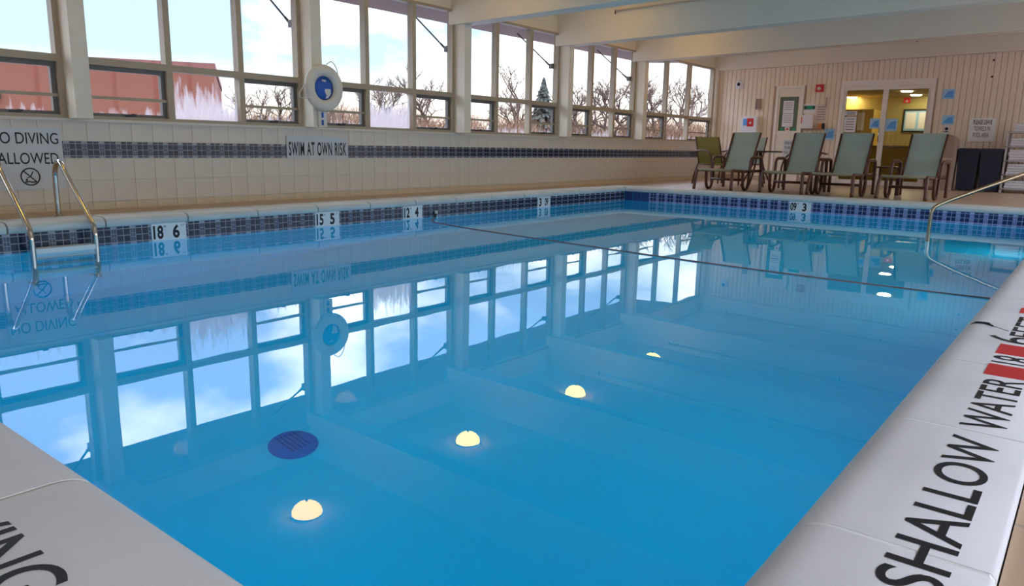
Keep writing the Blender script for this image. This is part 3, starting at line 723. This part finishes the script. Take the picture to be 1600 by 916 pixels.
fb = MB(); a, b, z0, z1 = 2.44, 3.14, 1.28, 1.94; fb.box(a, b, YL-.04, YL, z0, z0+.04); fb.box(a, b, YL-.04, YL, z1-.04, z1); fb.box(a, a+.04, YL-.04, YL, z0+.04, z1-.04); fb.box(b-.04, b, YL-.04, YL, z0+.04, z1-.04)
o = fb.build('framed_board', M['black']); tag(o, 'black framed notice board on the lobby back wall', 'board')
k = MB(); k.box(a+.04, b-.04, YL-.02, YL-.001, z0+.04, z1-.04); k.build('board_panel', M['lightblue'], o); k = MB(); k.box(a+.08, a+.34, YL-.024, YL-.02, z0+.1, z1-.1); k.build('sheet', M['paper'], o); k = MB(); k.box(a+.42, b-.08, YL-.024, YL-.02, z0+.1, z1-.1); k.build('sheet', M['paper'], o)
o = MB().box(1.45, 1.62, 23.95, 24.0, 1.3, 1.8).build('lobby_notice', M['paper']); tag(o, 'white notice on the mustard partition in the lobby', 'notice')
o = MB().box(.82, 1.12, 23.9, 24.0, 1.55, 1.85).build('wall_screen', M['black']); tag(o, 'dark screen on the mustard lobby partition', 'screen'); k = MB(); k.box(.84, 1.10, 23.895, 23.9, 1.57, 1.83); k.build('display', mat('dark_display', (46, 34, 34), .2), o)

# ------------------------------------------------------------------ wall signs on the left
sg = MB().box(.001, .012, 2.44, 3.015, .205, .742).build('no_diving_sign', M['sign']); tag(sg, 'white no diving allowed sign on the tiled wall above the ladder', 'sign')
lettering('NO DIVING', .53, .098, (.0125, 2.455, .598), (0, 1, 0), (0, 0, 1), M['black'], sg, 0.004)
lettering('ALLOWED', .475, .098, (.0125, 2.50, .424), (0, 1, 0), (0, 0, 1), M['black'], sg, 0.004)
k = MB(); c = (.0135, 2.735, .315)
def ringpts(r, n=32): return [(c[0], c[1] + r*math.cos(2*PI*i/n), c[2] + r*math.sin(2*PI*i/n)) for i in range(n)]
k.tube(ringpts(.073), .0055, 6, closed=True); k.tube([(c[0], c[1]-.05, c[2]+.05), (c[0], c[1]+.05, c[2]-.05)], .005, 6)
k.build('ban_ring', M['black'], sg)
k = MB(); k.tube(smooth_path([(c[0], c[1]-.03, c[2]-.012), (c[0], c[1]-.005, c[2]-.002), (c[0], c[1]+.01, c[2]+.018), (c[0], c[1]+.022, c[2]+.045)], 4), .004, 6)
k.lathe([(0, 0), (.009, 0), (.009, .002)], (c[0], c[1]-.032, c[2]-.028), 10, 0)
k.tube(smooth_path([(c[0], c[1]-.045, c[2]-.048), (c[0], c[1]-.015, c[2]-.042), (c[0], c[1]+.015, c[2]-.048), (c[0], c[1]+.045, c[2]-.042)], 4), .006, 6); k.build('diver_pictogram', M['black'], sg)
ss = MB().box(.002, .014, 5.37, 6.25, .472, .728).build('swim_sign', M['sign']); tag(ss, 'white swim at own risk sign across the blue tile border', 'sign')
lettering('SWIM AT OWN RISK', .83, .16, (.0145, 5.395, .50), (0, 1, 0), (0, 0, 1), M['black'], ss, 0.022, space=1.18)

# ------------------------------------------------------------------ life ring on its column
lr = empty('life_ring', (.235, 5.743, 1.268)); tag(lr, 'white life ring with a blue centre hanging on the column between two windows', 'life ring')
k = MB(); n1, n2 = 40, 12; vs = []; fs = []
for i in range(n1):
    for j in range(n2):
        a, b = 2*PI*i/n1, 2*PI*j/n2; r = .198 + .066*math.cos(b); vs.append((.045*math.sin(b), r*math.cos(a), r*math.sin(a)))
for i in range(n1):
    for j in range(n2): fs.append((i*n2+j, i*n2+(j+1)%n2, ((i+1)%n1)*n2+(j+1)%n2, ((i+1)%n1)*n2+j))
k.add(vs, fs, 0, True); k.build('ring', M['ringwhite'], lr)
k = MB(); k.lathe([(0, .012), (.08, .01), (.135, -.005), (.14, -.03), (0, -.03)], n=28, axis=0); bag = k.build('blue_cover', M['blue'], lr)
k = MB(); k.prism([(0.0, -.02), (.02, -.005), (.085, -.005), (.088, -.06), (.05, -.105), (.015, -.118), (.028, -.08), (.01, -.05)], 0, .005, .0155); k.build('white_patch', M['ringwhite'], bag)
k = MB(); k.prism([(-.035, .085), (-.025, .07), (-.01, .078), (.0, .066), (.015, .076), (.03, .068), (.012, .094), (-.01, .088), (-.02, .098)], 0, .005, .015); k.build('white_patch', M['ringwhite'], bag)
k = MB(); k.tube(smooth_path([(.02, -.16, .12), (.02, -.27, .02), (.02, -.345, -.07), (.02, -.33, -.125), (.02, -.24, -.125), (.03, -.15, -.11)]), .007, 6); k.build('rope', M['rope_white'], lr)
k = MB(); k.tube(smooth_path([(.02, .03, .262), (.02, .10, .30), (.02, .16, .25), (.02, .19, .17)]), .005, 6); k.build('rope', M['rope_white'], lr)
k = MB(); k.box(-.044, -.02, -.07, .05, -.435, .1); br = k.build('bracket', M['ringwhite'], lr)
for z in (-.30, -.385):
    k = MB(); k.box(-.02, -.018, -.03, .0, z - .03, z + .03); k.build('blue_mark', M['blue'], br)

# ------------------------------------------------------------------ ladder, rails, rope
la = empty('pool_ladder', (1.0, 2.5, ZC)); tag(la, 'stainless steel pool ladder with two bent rails below the no diving sign', 'ladder')
def lad(y):
    p = [(.60, y, 0.0), (.60, y, .30), (.625, y, .41), (.69, y, .463), (.765, y, .44), (.84, y, .365), (1.20, y, .045), (1.268, y, -.05), (1.278, y, -.25), (1.278, y, -1.35), (1.262, y, -1.41), (1.20, y, -1.43), (1.162, y, -1.43)]
    return [(a - 1.0, b - 2.5, c - ZC) for a, b, c in smooth_path(p, 7)]
for y in (2.27, 2.715):
    k = MB(); k.tube(lad(y), .0205, 12); k.build('rail', M['steel'], la)
    k = MB(); k.lathe([(.022, 0.025), (.05, .012), (.055, 0.0)], (-.4, y - 2.5, -ZC), 16); k.build('floor_flange', M['steel'], la)
for z in (-.165, -.45, -.75, -1.05):
    k = MB(); k.box(.20, .30, 2.285 - 2.5, 2.70 - 2.5, z - .028 - ZC, z + .012 - ZC); k.build('tread', M['tread'], la)
hr = empty('handrail', (7.7, 10.7, 0)); tag(hr, 'slanting steel handrail dipping into the water at the shallow end', 'handrail')
k = MB(); P = [(5.933, 9.537, -1.085), (5.933, 9.537, -.5), (5.933, 9.537, -.05), (5.945, 9.545, .065), (6.02, 9.60, .135), (6.25, 9.77, .255), (6.5, 9.95, .38), (6.9, 10.25, .575), (7.35, 10.55, .79), (7.56, 10.69, .86), (7.68, 10.75, .80), (7.7, 10.76, .6), (7.7, 10.76, .01)]
k.tube([(a-7.7, b-10.7, c) for a, b, c in smooth_path(P, 7)], .021, 12); k.build('rail', M['rail_tan'], hr)
k = MB(); k.lathe([(.022, .03), (.05, .015), (.055, 0)], (0, .06, 0), 16); k.build('floor_flange', M['rail_tan'], hr)
rp = empty('lane_rope', (1.17, 6.615, -.154)); tag(rp, 'thin reddish rope floating across the pool from a wall hook to the right edge', 'rope')
RP = [(1.168, 6.615, -.145), (1.20, 6.58, -.175), (1.30, 6.46, -.186), (1.651, 6.111, -.187), (2.592, 5.90, -.187), (3.987, 5.69, -.187), (5.072, 5.55, -.187), (6.035, 5.48, -.187), (6.921, 5.48, -.187), (7.02, 5.48, -.17)]
k = MB(); k.tube([(a-1.17, b-6.615, c+.154) for a, b, c in smooth_path(RP, 8)], .007, 6); k.build('cord', M['rope_red'], rp)
k = MB(); k.tube([(0.004, 0, -.035), (0.004, 0, .035)], .018, 10); k.build('anchor_cup', M['marker'], rp)
k = MB(); k.tube([(a-1.17, b-6.615, c+.154) for a, b, c in [(1.19, 6.60, -.16), (1.24, 6.53, -.180)]], .014, 8); k.build('rope_clip', M['black'], rp)

# ------------------------------------------------------------------ ceiling lamps and sprinkler pipes
lamp0 = empty('ceiling_lamp', (1.2, 4.62, zc(1.2, 2.85)))
k = MB(); k.lathe([(.165, 0.0), (.17, -.02), (.15, -.028)], n=32); k.build('lamp_rim', M['finial'], lamp0)
k = MB(); k.lathe([(.162*math.cos(a), -.02 - .135*math.sin(a)) for a in [PI/2*i/10 for i in range(11)]], n=32); k.build('glass_bowl', M['lampbowl'], lamp0)
k = MB(); k.lathe([(.0, -.185), (.012, -.178), (.016, -.165), (.008, -.15)], n=12); k.build('finial', M['finial'], lamp0)
for i, yy in enumerate((4.62, 7.19, 9.77, 12.36, 2.0, 14.85)):
    o = lamp0 if i == 0 else copy_tree(lamp0)
    o.location = (1.2, yy, zc(1.2, 2.85))
    tag(o, ['amber glass bowl ceiling lamp mirrored nearest in the water below the dark drain', 'amber glass bowl ceiling lamp mirrored second in the row on the water', 'amber glass bowl ceiling lamp mirrored third in the row on the water', 'amber glass bowl ceiling lamp mirrored farthest as a sliver on the water', 'amber glass bowl ceiling lamp over the near end of the pool', 'amber glass bowl ceiling lamp in the last bay by the far wall'][i], 'lamp', 'amber bowl ceiling lamps')
for i, (yb, xs) in enumerate(((COLS[4] - .12, (1.1, 4.1)), (COLS[5] - .12, (1.1, 4.3)), (YWALL - .22, (.75, 4.15)))):
    o = empty('sprinkler_pipe', (0, yb, 2.70)); tag(o, ['thin sprinkler pipe high on the third beam from the far wall', 'thin sprinkler pipe high on the last deep beam before the far wall', 'thin sprinkler pipe along the shallow beam on the far wall'][i], 'pipe', 'sprinkler pipes')
    zz = (.02, .02, .07)[i]
    k = MB(); k.tube([(xs[0], 0, zz + SLOPE*xs[0]), (XRIGHT - .05, 0, zz + SLOPE*XRIGHT)], .012, 8); k.build('pipe_run', M['pipe'], o)
    for x_ in xs:
        k = MB(); k.lathe([(.0, -.045), (.022, -.04), (.008, -.032), (.012, -.01), (.012, 0.012)], (x_, 0, zz + SLOPE*x_), 12); k.build('sprinkler_head', M['bronze'], o)
    for x_ in (xs[0] + .25, xs[0] + 2.2, xs[0] + 4.4):
        k = MB(); k.box(x_, x_ + .012, -.004, .075, zz + SLOPE*x_ - .005, zz + SLOPE*x_ + .02); k.build('hanger', M['pipe'], o)

# ------------------------------------------------------------------ loungers
def make_lounger(m):
    r = empty('lounge_chair'); H = .305
    for s in (-1, 1):
        k = MB(); k.tube([(s*H, .0, .335), (s*H, .5, .315), (s*H, 1.28, .315)], .025, 8); k.build('side_rail', M['brown'], r)
        k = MB(); k.tube(smooth_path([(s*H, .04, .335), (s*H, .0, .32), (s*(H+.012), -.03, .20), (s*(H+.02), -.05, .012)], 4), .026, 8); k.build('leg', M['brown'], r)
        k = MB(); k.tube(smooth_path([(s*(H+.02), .38, .335), (s*(H+.02), .40, .10), (s*(H+.02), .46, .025), (s*(H+.02), .55, .022), (s*(H+.02), .62, .10), (s*(H+.02), .66, .335)], 5), .025, 8); k.build('leg_loop', M['brown'], r)
        k = MB(); k.tube(smooth_path([(s*(H+.03), .62, .30), (s*(H+.03), .64, .48), (s*(H+.03), .69, .535), (s*(H+.03), .80, .545), (s*(H+.03), 1.03, .54), (s*(H+.03), 1.09, .50), (s*(H+.03), 1.11, .30), (s*(H+.03), 1.12, .012)], 5), .025, 8); k.build('arm', M['brown'], r)
        k = MB(); k.tube([(s*.235, .86, .315), (s*.24, 1.00, .58), (s*.245, 1.20, .955)], .016, 8); k.build('back_rail', M['brown'], r)
    k = MB(); k.tube([(-H, .01, .335), (H, .01, .335)], .022, 8); k.build('front_rail', M['tan_rail'], r)
    k = MB(); k.tube([(-H, .52, .17), (H, .52, .17)], .02, 8); k.build('stretcher', M['brown'], r)
    k = MB(); k.tube([(-H, 1.26, .315), (H, 1.26, .315)], .018, 8); k.build('rear_rail', M['brown'], r)
    k = MB()
    ys = [.02 + .86*i/8 for i in range(9)]
    pr = [(y_, .335 - .018*math.sin(PI*i/8) - .012*i/8) for i, y_ in enumerate(ys)]
    k.prism(pr + [(y_, z_ - .012) for y_, z_ in reversed(pr)], 0, -.282, .282, 0); k.build('seat_sling', m, r)
    k = MB(); pr = []
    for i in range(9):
        t = i/8; pr.append((.855 + .35*t + .022*math.sin(PI*t), .325 + .64*t))
    pr.append((1.215, .972)); 
    k.prism(pr + [(y_ + .012, z_ - .004) for y_, z_ in reversed(pr)], 0, -.247, .247, 0); k.build('back_sling', m, r)
    return r
L0 = make_lounger(M['sling'])
lab = ['sage green sling lounger nearest the window wall, before the olive chair', 'sage green sling lounger in front of the single door with the glazed panel', 'sage green sling lounger in front of the left leaf of the glass door', 'sage green sling lounger beside the navy bins']
for i, (x_, y_, rz) in enumerate(((2.345, 11.93, -.025), (3.445, 11.96, .005), (4.165, 12.0, -.005), (5.125, 12.07, -.055))):
    o = L0 if i == 0 else copy_tree(L0)
    o.location = (x_, y_, 0); o.rotation_euler = (0, 0, rz); tag(o, lab[i], 'lounger', 'sling loungers along the far edge of the pool')

def side_table(x_, y_, label):
    t = empty('side_table', (x_, y_, 0)); tag(t, label, 'table')
    k = MB(); k.box(-.19, .19, -.19, .19, .425, .45); k.build('tabletop', M['brown'], t)
    for a in (-.17, .17):
        for b in (-.17, .17):
            k = MB(); k.box(a-.015, a+.015, b-.015, b+.015, 0, .425); k.build('leg', M['brown'], t)
    return t
side_table(4.62, 13.55, 'small brown side table between the two loungers before the glass door')

def dining_chair(m, label, loc, rz, high=.93):
    r = empty('patio_chair', loc, rz); tag(r, label, 'chair')
    k = MB(); k.prism([(-.24, .40), (.0, .385), (.24, .41), (.24, .398), (.0, .373), (-.24, .388)], 0, -.25, .25); k.build('seat', m, r)
    k = MB(); k.prism([(.22, .40), (.30, .65), (.40, high), (.412, high - .004), (.312, .645), (.232, .395)], 0, -.235, .235); k.build('backrest', m, r)
    for s in (-1, 1):
        k = MB(); k.tube([(s*.25, .22, .39), (s*.25, .30, .65), (s*.25, .405, high)], .014, 8); k.build('back_rail', M['brown'], r)
        k = MB(); k.tube(smooth_path([(s*.28, .31, .63), (s*.29, .05, .645), (s*.29, -.20, .60), (s*.29, -.30, .42), (s*.29, -.33, .012)], 5), .016, 8); k.build('arm', M['brown'], r)
        k = MB(); k.tube([(s*.26, .23, .40), (s*.27, .33, .2), (s*.28, .38, .012)], .015, 8); k.build('leg', M['brown'], r)
        k = MB(); k.tube([(s*.26, -.26, .39), (s*.26, .24, .39)], .013, 8); k.build('seat_rail', M['brown'], r)
    return r
dining_chair(M['sling_olive'], 'olive sling armchair with its back to the window wall at the far corner', (1.60, 13.72, 0), .95, .90)
dining_chair(M['sling'], 'sage green armchair half hidden behind the lounger nearest the window wall', (1.73, 14.75, 0), -.08, .92)
dining_chair(M['sling'], 'sage green armchair turned sideways behind the lounger in front of the single door', (3.10, 13.95, 0), -1.35, .62)
pt = empty('patio_table', (2.3, 13.95, 0)); tag(pt, 'round dark patio table among the armchairs behind the loungers', 'table')
k = MB(); k.lathe([(0, .66), (.41, .66), (.42, .65), (.42, .64), (.39, .632), (0, .632)], n=36); k.build('tabletop', M['tabletop'], pt)
for i in range(4):
    a = PI/4 + PI/2*i; k = MB(); k.tube(smooth_path([(.05*math.cos(a), .05*math.sin(a), .63), (.12*math.cos(a), .12*math.sin(a), .35), (.30*math.cos(a), .30*math.sin(a), .012)], 4), .016, 8); k.build('leg', M['brown'], pt)
o = MB().lathe([(0, .0), (.045, 0), (.05, .09), (.046, .09), (.042, .008), (0, .008)], n=16).build('drinking_cup', M['paper'], loc=(2.35, 13.65, .661)); tag(o, 'small white cup standing on the round patio table', 'cup')

# ------------------------------------------------------------------ bins, cover, towel rack
def bin_(x_, label):
    r = empty('towel_bin', (x_, 16.55, 0)); tag(r, label, 'bin', 'navy towel bins by the boarded wall')
    k = MB(); k.hexa([(-.145, -.2, .02), (.145, -.2, .02), (.145, .2, .02), (-.145, .2, .02), (-.172, -.24, .72), (.172, -.24, .72), (.172, .24, .72), (-.172, .24, .72)]); k.build('body', M['navy'], r)
    k = MB(); k.prism([(-.178, .72), (.178, .72), (.178, .755), (.15, .78), (-.15, .78), (-.178, .755)], 1, -.25, .25); k.build('lid', M['navy'], r)
    for s in (-1, 1):
        k = MB(); k.lathe([(0, -.02), (.04, -.02), (.04, .02), (0, .02)], (s*.12, .15, .04), 12, 0); k.build('wheel', M['black'], r)
bin_(5.345, 'navy plastic towel bin, the one nearer the taupe cover'); bin_(5.705, 'navy plastic towel bin, the one nearer the towel rack')
o = empty('covered_cart', (4.965, 16.25, 0)); tag(o, 'tall taupe vinyl covered cart with a rounded top behind the lounger by the bins', 'cart')
k = MB(); k.prism([(-.21, .0), (.17, .0), (.19, .6), (.19, .88), (.15, .97), (.05, 1.02), (-.15, 1.02), (-.2, .98), (-.22, .6)], 1, -.25, .25); k.build('cover', M['taupe'], o)
k = MB(); k.box(-.2, .18, -.256, -.25, .56, .60); k.build('cover_fold', M['wallcore'], o)
rk = empty('towel_rack', (6.375, 16.55, 0)); tag(rk, 'white open rack of folded towels against the boarded wall', 'rack')
for a in (-.46, 0, .46):
    for b in (-.22, .22):
        k = MB(); k.box(a-.015, a+.015, b-.015, b+.015, 0, 1.10); k.build('post', M['shelf'], rk)
for z in (.06, .31, .56, .81, 1.06):
    k = MB(); k.box(-.475, .475, -.235, .235, z, z+.018); k.build('shelf', M['shelf'], rk)
tw = MB(); tw.prism([(-.19, .004), (-.205, .02), (-.205, .036), (-.19, .05), (.19, .05), (.205, .036), (.205, .02), (.19, .004)], 0, -.18, .18); TW = tw.mesh('folded_towel', M['towel'])
names = ['bottom', 'second', 'third', 'fourth']
for si, z in enumerate((.06, .31, .56, .81)):
    for ci, a in enumerate((-.23, .23)):
        for j in range(4 if (si + ci) % 3 else 3):
            o = put('folded_towel', TW, None, (6.375 + a + random.uniform(-.012, .012), 16.55 + random.uniform(-.01, .01), z + .0155 + .0465*j))
            tag(o, 'folded white towel, %s in the %s stack on the %s rack shelf' % (('lowest', 'second', 'third', 'fourth')[j], ('bin side', 'outer')[ci], names[si]), 'towel', 'folded towels, %s stack of the %s rack shelf' % (('bin side', 'outer')[ci], names[si]))
for j in range(3):
    o = put('folded_towel', TW, None, (6.165 + .01*j, 16.55, 1.0755 + .0465*j)); tag(o, 'folded white towel, %s of three lying on the very top of the rack' % ('lowest', 'middle', 'uppermost')[j], 'towel', 'folded towels on top of the rack')

# ------------------------------------------------------------------ outside
k = MB(); k.box(-130, -.16, -60, 120, -.6, -.4); tag(k.build('ground', M['snow']), 'frosty ground outside the windows', 'ground', kind='structure')
k = MB(); k.box(10.6, 130, -60, 120, -.6, -.4); tag(k.build('ground', M['snow']), 'frosty ground on the far side of the hall', 'ground', kind='structure')
ev = MB(); ev.hexa([(-1.38, YNEAR, 2.60), (-.13, YNEAR, 2.53), (-.13, YWALL - 1.1, 2.53), (-1.38, YWALL - 1.1, 2.60), (-1.38, YNEAR, 2.85), (-.13, YNEAR, 2.9), (-.13, YWALL - 1.1, 2.9), (-1.38, YWALL - 1.1, 2.85)])
tag(ev.build('roof_eave', M['soffit']), 'brown roof overhang seen through the window tops', 'eave', kind='structure')
for i, yy in enumerate((3.07, 5.60, 8.17, 10.70, 13.28)):
    r = empty('tie_rod', (-.15, yy, 1.98)); tag(r, ['thin tie rod outside the window above the no diving sign', 'thin tie rod outside the window with the red brick view', 'thin tie rod outside the window beyond the life ring', 'thin tie rod outside the window with the conifer', 'thin tie rod outside the window second from the far wall'][i], 'rod', 'tie rods bracing the roof overhang')
    k = MB(); k.tube([(0, 0, 0), (-.72, 0, .575)], .011, 6); k.build('rod', M['rod'], r)
    k = MB(); k.tube([(0.0, 0, 0.0), (-.10, 0, .08)], .016, 8); k.build('turnbuckle', M['latch'], r)
    k = MB(); k.box(-.01, .06, -.03, .03, -.04, .04); k.build('wall_bracket', M['rod'], r)

# brick building
A = Vector((-20, 16.16, 0)); dv = Vector((.5223, .8528, 0)).normalized(); nv = Vector((dv.y, -dv.x, 0))
bd = empty('brick_building', tuple(A)); bd.rotation_euler = (0, 0, math.atan2(dv.y, dv.x))
tag(bd, 'low red brick building with a flat roof outside the left windows', 'building')
k = MB(); k.box(-26, 0, 0, 14, -.5, 3.32); k.build('brick_wall', M['brick'], bd)
k = MB(); k.box(-26.05, .05, -.05, 14.05, 3.30, 3.52); k.build('parapet', M['parapet'], bd)
k = MB(); k.box(-7.35, -7.1, -.18, 0, 1.95, 2.15); k.build('wall_light', M['latch'], bd)

# trees
def branch(mb, p, d, L_, r, depth, sides=4):
    n = 2
    pts = [p]; rs = [r]
    for i in range(n):
        d = (d + Vector((random.uniform(-.18, .18), random.uniform(-.18, .18), random.uniform(-.05, .12)))).normalized()
        p = p + d * (L_ / n); pts.append(p); rs.append(r * (1 - .45 * (i + 1) / n))
    mb.tube(pts, rs, sides if depth > 2 else 3, smooth=False)
    if depth == 0: return
    for i in range(3 if depth > 1 else 4):
        ax = Vector((random.uniform(-1, 1), random.uniform(-1, 1), random.uniform(-.15, .6))).normalized()
        nd = (d * .75 + ax * .75).normalized()
        t = random.uniform(.45, 1.0); q = pts[1].lerp(pts[2], max(0, t*2-1)) if t > .5 else pts[0].lerp(pts[1], t*2)
        branch(mb, q, nd, L_ * random.uniform(.58, .82), r * .6, depth - 1, sides)
TREES = []
for v_ in range(4):
    t = MB(); branch(t, Vector((0, 0, 0)), Vector((0, 0, 1)), 1.9, .15, 5)
    zmax = max(p[2] for p in t.v); t.v = [(p[0]/zmax, p[1]/zmax, p[2]/zmax) for p in t.v]
    TREES.append(t.mesh('bare_tree', M['bark']))
BR = []
for v_ in range(3):
    t = MB()
    for q_ in range(14):
        branch(t, Vector((random.uniform(-.8, .8), random.uniform(-.8, .8), 0)), Vector((random.uniform(-.4, .4), random.uniform(-.4, .4), 1)).normalized(), .7, .02, 3, 3)
    zmax = max(p[2] for p in t.v); t.v = [(p[0]/zmax, p[1]/zmax, p[2]/zmax) for p in t.v]
    BR.append(t.mesh('bare_shrub', M['brush']))
tl = [(-17.46, 31.57, 5.1, 'large bare tree filling the middle light of the window with the conifer'), (-14.75, 33.54, 4.4, 'bare tree at the left edge of the second window from the far wall'),
      (-13.2, 34.5, 4.5, 'bare tree in the middle of the second window from the far wall'), (-12.2, 35.0, 4.6, 'bare tree at the right of the second window from the far wall'), (-11.39, 35.5, 4.8, 'bare tree in the near light of the far corner window'), (-10.39, 36.0, 4.7, 'bare tree in the middle light of the far corner window'),
      (-20.9, 28.6, 4.9, 'pale bare tree in the far light of the window beyond the life ring'), (-22.2, 27.3, 4.2, 'bare tree in the middle light of the window beyond the life ring'), (-24.5, 25.0, 3.4, 'low bare tree just beyond the life ring'), (-26.0, 22.7, 3.9, 'bare tree left of the life ring in the lower sash'), (-27.5, 21.6, 3.6, 'bare tree farther left of the life ring beside the brick building')]
for i, (a, b, h_, lb_) in enumerate(tl):
    o = put('bare_tree', TREES[i % 4], None, (a, b, -.42), i * 1.3); o.scale = (h_ * 1.0 * 1.05, h_ * 1.05, h_ + .4); tag(o, lb_, 'tree', 'bare trees beyond the windows')
random.seed(11)
for i in range(46):
    t = (i % 23) / 22.0
    a = -27.5 + 18.5 * t - (1.5 if i >= 23 else 0) + random.uniform(-.6, .6); b = 21.5 + 15.5 * t ** .9 + (2.5 if i >= 23 else 0) + random.uniform(-.6, .6)
    rw = 'front' if i < 23 else 'rear'; wh = 'beside the brick building' if t < .27 else ('seen beyond the life ring' if t < .5 else ('seen around the conifer' if t < .74 else 'seen through the two farthest windows'))
    o = put('bare_shrub', BR[i % 3], None, (a, b, -.42), i * 2.1); h_ = random.uniform(2.0, 2.9) if i < 23 else random.uniform(2.6, 3.5); o.scale = (h_ * 1.0, h_ * 1.0, h_); tag(o, 'brown leafless shrub in the %s hedge row, %s' % (rw, wh), 'shrub', 'leafless shrubs, %s row, %s' % (rw, wh))
cf = empty('conifer', (-16.26, 32.49, -.42)); tag(cf, 'dark conifer outside the fourth window from the far corner side', 'tree')
cf['label'] = 'dark pointed conifer standing among the bare trees outside'
k = MB(); k.tube([(0, 0, 0), (0, 0, 4.4)], [.12, .02], 6); k.build('trunk', M['bark'], cf)
k = MB()
for i in range(1100):
    z = random.uniform(.5, 4.5); rr = (4.6 - z) * .46 * random.uniform(.4, 1.0); a = random.uniform(0, 2*PI)
    p0 = Vector((rr*.3*math.cos(a), rr*.3*math.sin(a), z)); p1 = Vector((rr*math.cos(a), rr*math.sin(a), z - .25*rr + random.uniform(-.1, .1))); s = Vector((-math.sin(a), math.cos(a), 0)) * .10
    k.add([p0 - s, p0 + s, p1 + s*.6, p1 - s*.6, (p0+p1)/2 + Vector((0, 0, .12))], [(0, 1, 4), (1, 2, 4), (2, 3, 4), (3, 0, 4), (3, 2, 1, 0)])
fo = k.build('foliage', M['conifer'], cf); fo['kind'] = 'stuff'
